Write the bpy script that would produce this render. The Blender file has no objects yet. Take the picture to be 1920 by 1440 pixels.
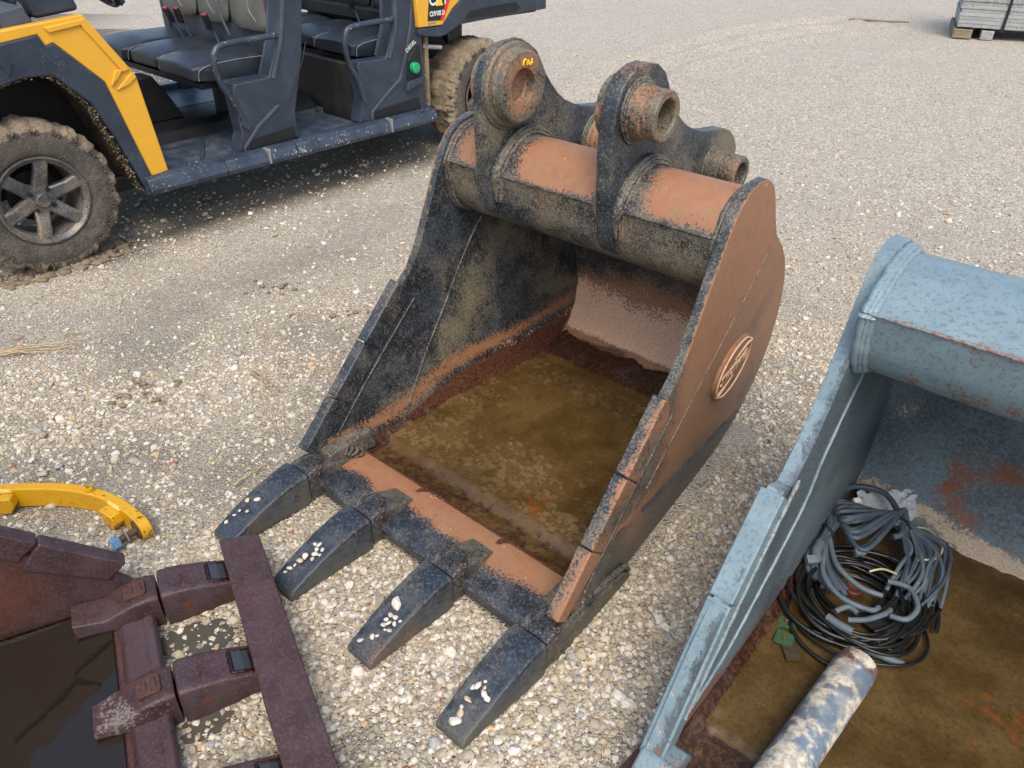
import bpy, bmesh, math, random
import numpy as np
from mathutils import Vector, Matrix, noise

random.seed(7); RNG = np.random.default_rng(7)
PI = math.pi
SC = bpy.context.scene
COL = SC.collection

# ------------------------------------------------------------------ camera, sky, sun
cam_d = bpy.data.cameras.new('camera'); cam = bpy.data.objects.new('camera', cam_d); COL.objects.link(cam)
PITCH, ROLL = .585, .014
cp, sp = math.cos(PITCH), math.sin(PITCH)
fw = Vector((0, cp, -sp)); rt = Vector((1, 0, 0)); up = rt.cross(fw)
rt2 = rt*math.cos(ROLL) + up*math.sin(ROLL); up2 = -rt*math.sin(ROLL) + up*math.cos(ROLL)
m = Matrix((rt2, up2, -fw)).transposed().to_4x4(); m.translation = (0, 0, 1.65)
cam.matrix_world = m
cam_d.sensor_width = 36; cam_d.lens = 36*1438/1920; cam_d.clip_start = .02; cam_d.clip_end = 400
SC.camera = cam

SUN_EL, SUN_AZ = math.radians(55), math.radians(176)      # azimuth measured clockwise from +Y
world = bpy.data.worlds.new('World'); SC.world = world; world.use_nodes = True
wn = world.node_tree; wn.nodes.clear()
sky = wn.nodes.new('ShaderNodeTexSky'); sky.sky_type = 'NISHITA'; sky.sun_disc = False
sky.sun_elevation = SUN_EL; sky.sun_rotation = SUN_AZ; sky.dust_density = 3.0; sky.air_density = 1.0; sky.ozone_density = .7
bg = wn.nodes.new('ShaderNodeBackground'); bg.inputs[1].default_value = .15
wo = wn.nodes.new('ShaderNodeOutputWorld')
wn.links.new(sky.outputs[0], bg.inputs[0]); wn.links.new(bg.outputs[0], wo.inputs[0])
sd = bpy.data.lights.new('sun', 'SUN'); sd.energy = 1.15; sd.angle = math.radians(32); sd.color = (1, .93, .82)
sun = bpy.data.objects.new('sun', sd); COL.objects.link(sun)
dirv = Vector((math.sin(SUN_AZ)*math.cos(SUN_EL), math.cos(SUN_AZ)*math.cos(SUN_EL), math.sin(SUN_EL)))
sun.rotation_euler = dirv.to_track_quat('Z', 'Y').to_euler()
SC.view_settings.view_transform = 'Standard'; SC.view_settings.look = 'None'
SC.view_settings.exposure = .88; SC.view_settings.gamma = 1

# ------------------------------------------------------------------ helpers
def lin(h):
    h = h.lstrip('#'); r = [int(h[i:i+2], 16)/255 for i in (0, 2, 4)]
    return tuple([(c/12.92 if c <= .04045 else ((c+.055)/1.055)**2.4) for c in r] + [1])

def tag(o, label=None, cat=None, group=None, kind=None):
    if label: o['label'] = label
    if cat: o['category'] = cat
    if group: o['group'] = group
    if kind: o['kind'] = kind
    return o

def empty(name, loc, rz=0, **k):
    o = bpy.data.objects.new(name, None); COL.objects.link(o); o.location = loc; o.rotation_euler = (0, 0, rz)
    o.empty_display_size = .1
    return tag(o, **k)

def put(name, me, mat=None, parent=None, bev=0, seg=2, ang=35, **k):
    o = bpy.data.objects.new(name, me); COL.objects.link(o)
    if mat and not me.materials: me.materials.append(mat)
    if parent: o.parent = parent
    if bev:
        b = o.modifiers.new('bevel', 'BEVEL'); b.width = bev; b.segments = seg; b.limit_method = 'ANGLE'; b.angle_limit = math.radians(ang)
    return tag(o, **k)

def finish(bm, smooth=None, wear=None, L=None, name='mesh'):
    """bmesh -> mesh; L tessellates to that edge length; wear(co)->4 floats is stored as a colour attribute"""
    bmesh.ops.remove_doubles(bm, verts=bm.verts, dist=1e-6)
    bmesh.ops.recalc_face_normals(bm, faces=bm.faces)
    if L:
        bmesh.ops.triangulate(bm, faces=bm.faces)
        for _ in range(9):
            es = [e for e in bm.edges if e.calc_length() > L]
            if not es: break
            bmesh.ops.subdivide_edges(bm, edges=es, cuts=1)
            bmesh.ops.triangulate(bm, faces=[f for f in bm.faces if len(f.verts) > 3])
    if smooth is not None:
        for f in bm.faces: f.smooth = True
        a = math.radians(smooth)
        for e in bm.edges:
            if len(e.link_faces) == 2: e.smooth = e.calc_face_angle(0) < a
            else: e.smooth = False
    me = bpy.data.meshes.new(name); bm.to_mesh(me); bm.free()
    if wear:
        at = me.color_attributes.new('wear', 'FLOAT_COLOR', 'POINT')
        buf = np.empty(len(me.vertices)*4, np.float32)
        for i, v in enumerate(me.vertices):
            buf[4*i:4*i+4] = wear(v.co)
        at.data.foreach_set('color', buf)
    return me

def extr(poly, fn, w0, w1, bm=None):
    """extrude a 2-D outline: fn(u, v, w) -> point"""
    bm = bm or bmesh.new()
    a = [bm.verts.new(fn(u, v, w0)) for u, v in poly]; b = [bm.verts.new(fn(u, v, w1)) for u, v in poly]
    bm.faces.new(a); bm.faces.new(b[::-1])
    n = len(poly)
    for i in range(n): bm.faces.new((a[i], a[(i+1) % n], b[(i+1) % n], b[i]))
    return bm

def box(x0, x1, y0, y1, z0, z1, bm=None):
    return extr([(x0, y0), (x1, y0), (x1, y1), (x0, y1)], lambda u, v, w: (u, v, w), z0, z1, bm)

def loft(rings, bm=None, closed=True, caps=True):
    bm = bm or bmesh.new()
    R = [[bm.verts.new(p) for p in r] for r in rings]; n = len(R[0])
    for a, b in zip(R, R[1:]):
        for i in range(n if closed else n-1):
            bm.faces.new((a[i], a[(i+1) % n], b[(i+1) % n], b[i]))
    if caps and closed:
        bm.faces.new(R[0][::-1]); bm.faces.new(R[-1])
    return bm

def smoothpath(pts, n=6):
    P = [Vector(p) for p in pts]; out = []
    for i in range(len(P)-1):
        p0 = P[max(i-1, 0)]; p1 = P[i]; p2 = P[i+1]; p3 = P[min(i+2, len(P)-1)]
        for k in range(n):
            t = k/n
            out.append(.5*((2*p1) + (-p0+p2)*t + (2*p0-5*p1+4*p2-p3)*t*t + (-p0+3*p1-3*p2+p3)*t**3))
    out.append(P[-1]); return out

def tube(path, r, seg=10, bm=None, caps=True, closed=False):
    P = [Vector(p) for p in path]; n = len(P)
    rr = r if callable(r) else (lambda i, t: r)
    rings = []; nrm = None
    for i in range(n):
        t = (P[(i+1) % n]-P[i-1]) if closed else (P[min(i+1, n-1)]-P[max(i-1, 0)])
        t.normalize()
        if nrm is None:
            nrm = t.orthogonal().normalized()
        nrm = (nrm - t*nrm.dot(t)).normalized(); bn = t.cross(nrm)
        rad = rr(i, i/max(n-1, 1))
        rings.append([P[i] + (nrm*math.cos(a)+bn*math.sin(a))*rad for a in [2*PI*k/seg for k in range(seg)]])
    if closed: rings.append(rings[0])
    return loft(rings, bm, caps=caps and not closed)

def lathe(prof, seg, fn, bm=None):
    """prof: (radius, along); fn(along, c, s) -> point; closed ring profile if first==last"""
    bm = bm or bmesh.new(); V = []
    for r, h in prof:
        V.append([bm.verts.new(fn(h, r*math.cos(2*PI*k/seg), r*math.sin(2*PI*k/seg))) for k in range(seg)] if r > 1e-6 else [bm.verts.new(fn(h, 0, 0))])
    for a, b in zip(V, V[1:]):
        for k in range(seg):
            q = [a[k % len(a)], a[(k+1) % len(a)], b[(k+1) % len(b)], b[k % len(b)]]
            u = []
            [u.append(x) for x in q if x not in u]
            if len(u) > 2: bm.faces.new(u)
    return bm

def densify(P, L=.03):
    out = []
    for a, b_ in zip(P, P[1:]):
        n = max(1, int(math.dist(a, b_)/L))
        for k in range(n): out.append((a[0]+(b_[0]-a[0])*k/n, a[1]+(b_[1]-a[1])*k/n))
    out.append(P[-1]); return out

def weld(path, r=.007, n=5, seed=0):
    P = smoothpath(path, n)
    rs = random.Random(seed)
    return tube(P, lambda i, t: r*(.75+.5*abs(math.sin(i*1.9))*rs.uniform(.6, 1.1)), 8)

def nz(p, s=1.0, off=0): return noise.noise(Vector(p)*s + Vector((off, off*1.7, -off)))

# ------------------------------------------------------------------ materials
def nt_new(name):
    mt = bpy.data.materials.new(name); mt.use_nodes = True; t = mt.node_tree; t.nodes.clear()
    out = t.nodes.new('ShaderNodeOutputMaterial'); b = t.nodes.new('ShaderNodeBsdfPrincipled')
    t.links.new(b.outputs[0], out.inputs[0]); return mt, t, b

class NB:
    def __init__(s, t): s.t = t
    def n(s, typ, **k):
        nd = s.t.nodes.new(typ)
        for a, v in k.items(): setattr(nd, a, v)
        return nd
    def put(s, sock, v):
        if hasattr(v, 'links') or isinstance(v, bpy.types.NodeSocket): s.t.links.new(v, sock)
        else: sock.default_value = v
    def math(s, op, a, b=0, clamp=False):
        nd = s.n('ShaderNodeMath', operation=op, use_clamp=clamp); s.put(nd.inputs[0], a); s.put(nd.inputs[1], b); return nd.outputs[0]
    def noise(s, vec, scale, detail=3, rough=.6, dist=0):
        nd = s.n('ShaderNodeTexNoise'); s.put(nd.inputs['Vector'], vec); nd.inputs['Scale'].default_value = scale
        nd.inputs['Detail'].default_value = detail; nd.inputs['Roughness'].default_value = rough; nd.inputs['Distortion'].default_value = dist
        return nd.outputs[0]
    def vor(s, vec, scale, out='Color', feature='F1', rand=1):
        nd = s.n('ShaderNodeTexVoronoi', feature=feature); s.put(nd.inputs['Vector'], vec); nd.inputs['Scale'].default_value = scale
        nd.inputs['Randomness'].default_value = rand
        return nd.outputs[out]
    def step(s, v, lo, hi):
        nd = s.n('ShaderNodeMapRange', interpolation_type='SMOOTHSTEP'); s.put(nd.inputs[0], v)
        nd.inputs[1].default_value = lo; nd.inputs[2].default_value = hi; return nd.outputs[0]
    def rng(s, v, lo, hi, a, b):
        nd = s.n('ShaderNodeMapRange'); s.put(nd.inputs[0], v)
        nd.inputs[1].default_value = lo; nd.inputs[2].default_value = hi; nd.inputs[3].default_value = a; nd.inputs[4].default_value = b
        return nd.outputs[0]
    def mix(s, f, a, b, mode='MIX'):
        nd = s.n('ShaderNodeMix', data_type='RGBA', blend_type=mode); s.put(nd.inputs[0], f)
        ia, ib = [i for i in nd.inputs if i.type == 'RGBA'][:2]
        s.put(ia, a); s.put(ib, b); return [o for o in nd.outputs if o.type == 'RGBA'][0]
    def ramp(s, v, stops, interp='LINEAR'):
        nd = s.n('ShaderNodeValToRGB'); s.put(nd.inputs[0], v); e = nd.color_ramp.elements; nd.color_ramp.interpolation = interp
        while len(e) < len(stops): e.new(.5)
        for el, (p, c) in zip(e, stops): el.position = p; el.color = lin(c) if isinstance(c, str) else c
        return nd.outputs[0]
    def bump(s, h, strength, dist, normal=None):
        nd = s.n('ShaderNodeBump'); s.put(nd.inputs['Height'], h); nd.inputs['Strength'].default_value = strength
        nd.inputs['Distance'].default_value = dist
        if normal is not None: s.put(nd.inputs['Normal'], normal)
        return nd.outputs[0]

def objvec(nb):
    return nb.n('ShaderNodeTexCoord').outputs['Object']

def wear_mat(name, base, base2, c1, c2, c3, c4, rough=(.45, .8, .75, .6, .85), speckle=230, s1=.75, s2=.55, bump=.25, spec=.5, drips=False):
    """painted steel; attribute 'wear' = (rust/primer, dust, wet dark rust, pale crust)"""
    mt, t, b = nt_new(name); nb = NB(t); v = objvec(nb)
    at = nb.n('ShaderNodeAttribute', attribute_name='wear')
    sep = nb.n('ShaderNodeSeparateColor'); t.links.new(at.outputs['Color'], sep.inputs[0])
    R, G, B, A = sep.outputs[0], sep.outputs[1], sep.outputs[2], at.outputs['Alpha']
    fine = nb.noise(v, speckle, 2, .7); mid = nb.noise(v, 14, 5, .65); big = nb.noise(v, 4.5, 4, .6); fine2 = nb.noise(v, speckle*.55, 2, .7)
    def mask(a, f, md, w=.07, s1=s1, s2=s2):
        q = nb.math('ADD', a, nb.math('MULTIPLY', nb.math('SUBTRACT', f, .5), s1*2))
        q = nb.math('ADD', q, nb.math('MULTIPLY', nb.math('SUBTRACT', md, .5), s2*2))
        return nb.step(q, .5-w, .5+w)
    col = nb.mix(nb.step(mid, .35, .65), lin(base), lin(base2))
    col = nb.mix(nb.math('MULTIPLY', nb.step(fine2, .52, .64), .42), col, nb.mix(.4, lin(c2), lin('#5c6774')))
    mG = mask(G, fine, mid, .1, s1*1.1, s2*.8); mR = mask(R, fine2, big, .24, s1*1.2, s2*.75); mB = mask(B, fine2, mid, .12, s1*.35, s2*.5); mA = mask(A, fine2, mid, .1, s1*.9, s2*.8)
    mG = nb.math('MULTIPLY', mG, nb.math('ADD', nb.rng(fine2, .35, .65, .45, .95), nb.math('MAXIMUM', 0, nb.math('MULTIPLY', nb.math('SUBTRACT', G, .8), 2.5)), clamp=True))
    col = nb.mix(mG, col, nb.mix(nb.step(big, .3, .7), lin(c2), nb.mix(.35, lin(c2), lin(base2))))
    rustv = nb.mix(nb.step(nb.noise(v, 30, 4), .35, .7), lin(c1), nb.mix(.16, lin(c1), lin(c3)))
    mp = nb.n('ShaderNodeMapping'); nb.put(mp.inputs[0], v); mp.inputs['Scale'].default_value = (1, 1, .28)
    streak = nb.noise(mp.outputs[0], 22, 5, .7, .6)
    rustv = nb.mix(nb.math('MULTIPLY', nb.step(streak, .48, .66), .55), rustv, nb.mix(.5, lin(c2), lin(c1)))
    rustv = nb.mix(nb.math('MULTIPLY', nb.step(nb.noise(v, 7, 6, .7), .50, .68), .5), rustv, nb.mix(.45, lin(c1), lin(c2)))
    rustv = nb.mix(nb.math('MULTIPLY', nb.step(nb.noise(v, 85, 3, .6), .66, .72), .7), rustv, lin(c3))
    rustv = nb.mix(nb.math('MULTIPLY', nb.step(nb.noise(v, 48, 4, .6, 1.5), .68, .74), .5), rustv, lin(c4))
    col = nb.mix(mR, col, rustv)
    col = nb.mix(mB, col, nb.mix(nb.step(fine2, .4, .65), lin(c3), nb.mix(.35, lin(c3), lin(c1))))
    col = nb.mix(mA, col, nb.mix(nb.step(fine, .35, .6), nb.mix(.45, lin(c4), lin(c1)), lin(c4)))
    t.links.new(col, b.inputs['Base Color'])
    r = nb.rng(mG, 0, 1, rough[0], rough[2])
    for mk, val in ((mR, rough[1]), (mB, rough[3]), (mA, rough[4])):
        mx = nb.n('ShaderNodeMix', data_type='FLOAT'); t.links.new(mk, mx.inputs[0]); t.links.new(r, mx.inputs[2]); mx.inputs[3].default_value = val; r = mx.outputs[0]
    r = nb.math('ADD', r, nb.rng(mid, 0, 1, -.1, .1)); t.links.new(r, b.inputs['Roughness'])
    h = nb.math('ADD', nb.math('MULTIPLY', fine, .4), nb.math('MULTIPLY', nb.noise(v, 60, 4, .7), .9))
    h = nb.math('ADD', h, nb.math('MULTIPLY', nb.math('ADD', mR, mB), -.3))
    t.links.new(nb.bump(h, bump, .004), b.inputs['Normal'])
    b.inputs['Specular IOR Level'].default_value = spec
    return mt

def simple_mat(name, c, c2=None, rough=.5, nscale=20, bump=.1, metallic=0, spec=.5, speck=None, speck_amt=.0, speck_scale=200, coat=0):
    mt, t, b = nt_new(name); nb = NB(t); v = objvec(nb)
    n1 = nb.noise(v, nscale, 5, .65)
    col = nb.mix(nb.step(n1, .3, .7), lin(c), lin(c2 or c))
    if speck:
        f = nb.math('ADD', nb.noise(v, speck_scale, 2, .7), nb.math('MULTIPLY', nb.math('SUBTRACT', nb.noise(v, 6, 4), .5), .5))
        col = nb.mix(nb.step(f, 1-speck_amt-.5+.5-.35, 1-speck_amt-.35+.08), col, lin(speck))
    t.links.new(col, b.inputs['Base Color'])
    t.links.new(nb.rng(n1, 0, 1, rough-.08, rough+.08), b.inputs['Roughness'])
    b.inputs['Metallic'].default_value = metallic; b.inputs['Specular IOR Level'].default_value = spec
    b.inputs['Coat Weight'].default_value = coat
    if bump: t.links.new(nb.bump(nb.noise(v, nscale*8, 3), bump, .003), b.inputs['Normal'])
    return mt

M = {}
M['bucket'] = wear_mat('black_paint_rusting', '#1f242a', '#363e47', '#976a4c', '#82765a', '#46251d', '#e6bd9c', rough=(.42, .56, .75, .5, .85))
M['tooth'] = wear_mat('blue_black_tooth_steel', '#1e242c', '#343c46', '#7c5540', '#5f5c50', '#3a1b14', '#a8886a', rough=(.4, .7, .7, .5, .8), s1=.55, s2=.5)
M['blue'] = wear_mat('pale_blue_paint_rusting', '#6c8087', '#778b91', '#805037', '#3a4146', '#33201a', '#b5a893', rough=(.4, .75, .6, .55, .8), speckle=200, s1=.5, s2=.45)
M['rusty'] = wear_mat('oxidised_maroon_steel', '#3a2625', '#463130', '#5c3627', '#51434a', '#170c09', '#7d7973', rough=(.55, .65, .55, .16, .8), speckle=240, s1=.55, s2=.45, bump=.35)
M['pipe'] = wear_mat('flaking_blue_white_paint', '#62707f', '#778490', '#63382a', '#9c9c93', '#3b2018', '#c9c3b2', rough=(.4, .75, .6, .6, .7), speckle=60, s1=.3, s2=.9)
M['utv_dark'] = simple_mat('blue_black_moulded_plastic', '#252d39', '#303a47', .42, 8, .12, speck='#8a8b86', speck_amt=-.02)
M['utv_sill'] = simple_mat('scuffed_dark_plastic', '#272e39', '#384250', .38, 10, .15, speck='#a8a294', speck_amt=.0, speck_scale=70)
M['utv_yellow'] = simple_mat('yellow_plastic', '#d9a233', '#d39c2e', .34, 6, .03, coat=.15)
M['utv_black'] = simple_mat('black_chassis', '#0c0d10', '#16181c', .5, 15, .2)
M['utv_grey'] = simple_mat('worn_grey_plastic', '#3b4048', '#494e57', .5, 10, .1)
M['seat'] = simple_mat('black_vinyl', '#1b2027', '#272e37', .38, 12, .25)
M['seat_back'] = simple_mat('dusty_grey_vinyl', '#52534f', '#63635c', .55, 9, .2)
M['piping'] = simple_mat('grey_stitching', '#75777a', '#888888', .6)
M['belt'] = simple_mat('mauve_belt_webbing', '#4b3a4c', '#58485a', .8, 60)
M['red'] = simple_mat('red_button', '#a02030', '#b02a3a', .4)
M['green'] = simple_mat('green_cap', '#15905e', '#1b9c68', .35)
M['white'] = simple_mat('white_print', '#d8d8d2', '#e0e0da', .5, bump=0)
M['decal_black'] = simple_mat('black_decal', '#18181a', '#202022', .35, bump=0)
M['decal_yellow'] = simple_mat('yellow_decal', '#f2c313', '#f2c313', .35, bump=0)
M['decal_red'] = simple_mat('red_decal', '#d22c22', '#d22c22', .35, bump=0)
M['arm'] = simple_mat('yellow_enamel', '#c6930f', '#cf9c1a', .32, 12, .06, speck='#6e4a14', speck_amt=.02, speck_scale=90)
M['arm_light'] = simple_mat('pale_yellow_weld', '#dcc06a', '#cfae4e', .5, 30, .4)
M['bolt_rust'] = simple_mat('rusty_bolt', '#3b2a22', '#6b4a35', .7, 60, .5)
M['nut'] = simple_mat('blue_zinc_nut', '#5a83a6', '#7aa0bd', .3, 30, .1, metallic=.3)
M['washer'] = simple_mat('grey_washer', '#8a8478', '#75695a', .6, 40, .3)
M['cable'] = simple_mat('slate_blue_cable', '#35404b', '#4a5662', .55, 20, .15)
M['cable_dark'] = simple_mat('black_cable', '#0e1012', '#1c1d1b', .4, 20, .15)
M['cable_grey'] = simple_mat('grey_sleeve', '#5e6a72', '#4e5961', .6, 30, .3)
M['cream'] = simple_mat('cream_wire', '#c9bd98', '#b8ab86', .5)
M['brown'] = simple_mat('rusty_red_plastic', '#5a2c24', '#6b3a2e', .5, 20, .2)
M['sachet'] = simple_mat('green_foil_sachet', '#2c5a40', '#3d5238', .35, 40, .3)
M['scrap'] = simple_mat('wet_dark_scrap', '#2e2a1e', '#453f2e', .5, 30, .4)
M['bag'] = simple_mat('crumpled_white_plastic', '#b9c0c2', '#a4b0b8', .35, 25, .5)
M['wood'] = simple_mat('straw', '#b8a684', '#8f7c5c', .8, 40, .3)
M['mud_dark'] = simple_mat('dark_clod', '#6f634d', '#867a64', .9, 20, .8)

def mud_mat(name, a, b_, c):
    mt, t, b = nt_new(name); nb = NB(t); v = objvec(nb)
    n = nb.noise(v, 9, 6, .7); f = nb.noise(v, 120, 3, .7)
    col = nb.mix(nb.step(n, .38, .62), lin(a), lin(b_)); col = nb.mix(nb.step(f, .55, .7), col, lin(c))
    t.links.new(col, b.inputs['Base Color']); b.inputs['Roughness'].default_value = .85
    h = nb.math('ADD', nb.math('MULTIPLY', nb.noise(v, 35, 5, .7), 1.0), nb.math('MULTIPLY', f, .4))
    t.links.new(nb.bump(h, .9, .02), b.inputs['Normal']); return mt
M['mud'] = mud_mat('dried_mud', '#756753', '#8c7e68', '#aa9d86')
M['tyre'] = mud_mat('muddy_rubber', '#46413c', '#5e564c', '#787065')
M['liner'] = mud_mat('mud_splashed_liner', '#2a241c', '#5e513c', '#8d7c60')
M['rim'] = simple_mat('dusty_charcoal_alloy', '#383d45', '#5e5b53', .42, 14, .3, metallic=.2, speck='#8a7c68', speck_amt=.1)

def tread_mat():
    mt, t, b = nt_new('studded_floor_mat'); nb = NB(t); v = objvec(nb)
    d = nb.vor(v, 45, 'Distance', rand=.15); n = nb.noise(v, 12, 5)
    col = nb.mix(nb.step(n, .35, .65), lin('#2c3542'), lin('#666a6a')); col = nb.mix(nb.step(d, .3, .5), lin('#39465a'), col)
    t.links.new(col, b.inputs['Base Color']); b.inputs['Roughness'].default_value = .4
    t.links.new(nb.bump(nb.step(d, .25, .45), .7, .004), b.inputs['Normal']); return mt
M['tread'] = tread_mat()

# ------------------------------------------------------------------ ground
RUTS = [[(.1, 6.0), (.44, 7.01), (1.2, 8.68), (2.12, 9.93), (3.43, 11.2), (4.65, 12.04)], [(.6, 6.9), (1.11, 7.9), (1.89, 9.07), (2.75, 9.91), (3.97, 10.91), (5.05, 11.52)]]
def rut(x, y):
    d = 9
    for L_ in RUTS:
        for (ax, ay), (bx_, by_) in zip(L_, L_[1:]):
            if abs(x-ax) > 3 or abs(y-ay) > 3: continue
            vx, vy = bx_-ax, by_-ay; t = max(0, min(1, ((x-ax)*vx+(y-ay)*vy)/(vx*vx+vy*vy))); d = min(d, math.hypot(x-ax-vx*t, y-ay-vy*t))
    return d
def ground_z(x, y):
    d = math.hypot(x, y-1.5); k = min(1, max(0, (d-3.2)/3))
    rz = 0
    if -.5 < x < 6 and 5.5 < y < 12.6:
        q = rut(x, y)+.05*nz((x, y, 0), 3)
        if q < .4: rz = (-.045*max(0, 1-q/.13)+.045*max(0, 1-abs(q-.24)/.13))*(.5+1.0*max(0, nz((x, y, 7), 1.2)+.3))
    return rz-.004 + .004*nz((x, y, 0), 1.3) + k*.03*nz((x, y, 3), .45) + k*.012*nz((x*.6, y*2.2, 9), 1.3)

UO = Vector((-2.202, 3.483, 0)); UY = .845; UU = Vector((math.cos(UY), math.sin(UY), 0)); UN = Vector((-math.sin(UY), math.cos(UY), 0))

def ground_mat():
    mt, t, b = nt_new('crushed_limestone_yard'); nb = NB(t)
    v = nb.n('ShaderNodeNewGeometry').outputs['Position']
    at = nb.n('ShaderNodeAttribute', attribute_name='patch')
    sep = nb.n('ShaderNodeSeparateColor'); t.links.new(at.outputs['Color'], sep.inputs[0])
    wet, sand = sep.outputs[0], sep.outputs[1]
    cells = nb.vor(v, 110); cd = nb.vor(v, 110, 'Distance'); c2 = nb.vor(v, 42); cd2 = nb.vor(v, 42, 'Distance'); c3 = nb.vor(v, 230); cd3 = nb.vor(v, 230, 'Distance')
    big = nb.noise(v, .8, 5, .6); mid = nb.noise(v, 5, 5, .65)
    base = nb.mix(nb.step(nb.math('ADD', nb.math('MULTIPLY', big, .6), nb.math('MULTIPLY', mid, .4)), .38, .62), lin('#9c9180'), lin('#bdb19c'))
    base = nb.mix(sand, base, nb.mix(nb.step(mid, .35, .65), lin('#7a7466'), lin('#938c7b')))
    pal = [(0, '#857b69'), (.2, '#bdb199'), (.42, '#dbd2c0'), (.6, '#a0937d'), (.75, '#efe9dc'), (.9, '#9d9b96'), (.97, '#ab927c')]
    def sc(c): 
        s_ = nb.n('ShaderNodeSeparateColor'); t.links.new(c, s_.inputs[0]); return s_.outputs[0]
    st1 = nb.ramp(sc(cells), pal); st2 = nb.ramp(sc(c2), pal); st3 = nb.ramp(sc(c3), pal)
    inv = nb.math('SUBTRACT', 1, sand)
    m3 = nb.math('MULTIPLY', nb.step(cd3, .62, .4), .6)
    m1 = nb.math('MULTIPLY', nb.step(nb.math('ADD', cd, nb.math('MULTIPLY', sand, .28)), .55, .42), .75)
    m2 = nb.math('MULTIPLY', nb.step(nb.math('ADD', cd2, nb.math('MULTIPLY', sand, .25)), .42, .3), nb.step(nb.noise(v, 13, 2), .45, .6))
    base = nb.mix(nb.math('MULTIPLY', sep.outputs[2], .8), base, lin('#c9c0af'))
    col = nb.mix(m3, base, st3); col = nb.mix(m1, col, st1); col = nb.mix(m2, col, st2)
    lt = nb.ramp(sc(nb.vor(v, 75)), [(0, '#8f8574'), (.3, '#c9beab'), (.6, '#b0a592'), (.8, '#f2ede3')], 'CONSTANT')
    col = nb.mix(nb.math('MULTIPLY', sep.outputs[2], nb.math('MULTIPLY', nb.step(nb.vor(v, 75, 'Distance'), .6, .45), .75)), col, lt)
    col = nb.mix(nb.math('MULTIPLY', wet, .85), col, nb.mix(nb.step(nb.noise(v, 60, 4), .5, .7), lin('#2f2820'), lin('#57503f')))
    t.links.new(col, b.inputs['Base Color'])
    t.links.new(nb.rng(wet, 0, 1, .9, .55), b.inputs['Roughness']); b.inputs['Specular IOR Level'].default_value = .3
    h = nb.math('ADD', nb.math('MULTIPLY', nb.step(cd, .6, .1), .5), nb.math('MULTIPLY', nb.math('MULTIPLY', nb.step(cd2, .5, .05), m2), 1.0))
    h = nb.math('ADD', h, nb.math('MULTIPLY', nb.step(cd3, .6, .1), .25)); h = nb.math('ADD', h, nb.math('MULTIPLY', mid, .6))
    t.links.new(nb.bump(h, 1.0, .014), b.inputs['Normal'])
    return mt

def patch(x, y):
    """(wet dark mud plus painted shade under the vehicle, compacted sand) at a ground point"""
    p = Vector((x, y, 0)) - UO; a, c = p.dot(UU), p.dot(UN)
    n = nz((x, y, 0), 2.3); n2 = nz((x, y, 5), .9); n3 = nz((x, y, 2), 7)
    wet = 0
    if -.2 < a < 2.9:
        wet = max(0, 1-abs(c-.10 + .06*n3)/(.26+.12*n))*min(1, (a+.2)/.3)*min(1, max(0, (2.9-a)/.5))
    if c > .1 and -.6 < a < 3.3: wet = max(wet, min(1, (c-.1)*4)*.8)  # under the vehicle: wet mud, with part of its shadow put into the colour
    # wet spot by the rusty bucket's teeth
    d = math.hypot(x+.82, y-1.22); wet = max(wet, .75*max(0, 1-d/.33)+.3*n3 if d < .35 else 0)
    sand = 0
    d = abs((p.dot(UN)+.62 + .25*n2))          # vehicle-parallel compacted track
    if x < .35: sand = max(0, 1.15-d/.42)
    d = math.hypot((x+1.25)/.75, (y-1.95)/.42); sand = max(sand, 1.1-d)
    d = math.hypot((x+.30)/.32, (y-1.0)/.35); sand = max(sand, .75-d)
    d = math.hypot((x-.33)/.25, (y-.85)/.3); sand = max(sand, 1.1-d)
    if x < .1 and 1.9 < y < 3.4: sand = max(sand, .45)
    if x > .0 and y > 1.2: sand = max(sand, .30)
    sand += .75*n + .25*n3
    return min(1, max(0, wet)), min(1, max(0, sand))

def make_ground():
    bm = bmesh.new(); xs = np.concatenate([-np.geomspace(120, 5, 14), np.linspace(-4.6, 7.5, 170), np.geomspace(8, 120, 14)])
    ys = np.concatenate([np.linspace(-60, -1, 8), np.linspace(.0, 8.5, 130), np.linspace(8.6, 15, 70), np.geomspace(16, 160, 14)])
    g = [[bm.verts.new((x, y, ground_z(x, y))) for x in xs] for y in ys]
    for r0, r1 in zip(g, g[1:]):
        for i in range(len(xs)-1): bm.faces.new((r0[i], r0[i+1], r1[i+1], r1[i]))
    me = finish(bm, 60)
    at = me.color_attributes.new('patch', 'FLOAT_COLOR', 'POINT'); buf = np.zeros(len(me.vertices)*4, np.float32)
    for i, v in enumerate(me.vertices):
        w, s = patch(v.co.x, v.co.y); buf[4*i] = w; buf[4*i+1] = s; buf[4*i+2] = min(1, max(0, (math.hypot(v.co.x, v.co.y)-3.0+.6*nz(v.co, .8))/2.5))*(1-w)
    at.data.foreach_set('color', buf)
    put('ground', me, ground_mat(), kind='structure', label='pale crushed limestone yard with sandy worn patches')
make_ground()

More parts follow.
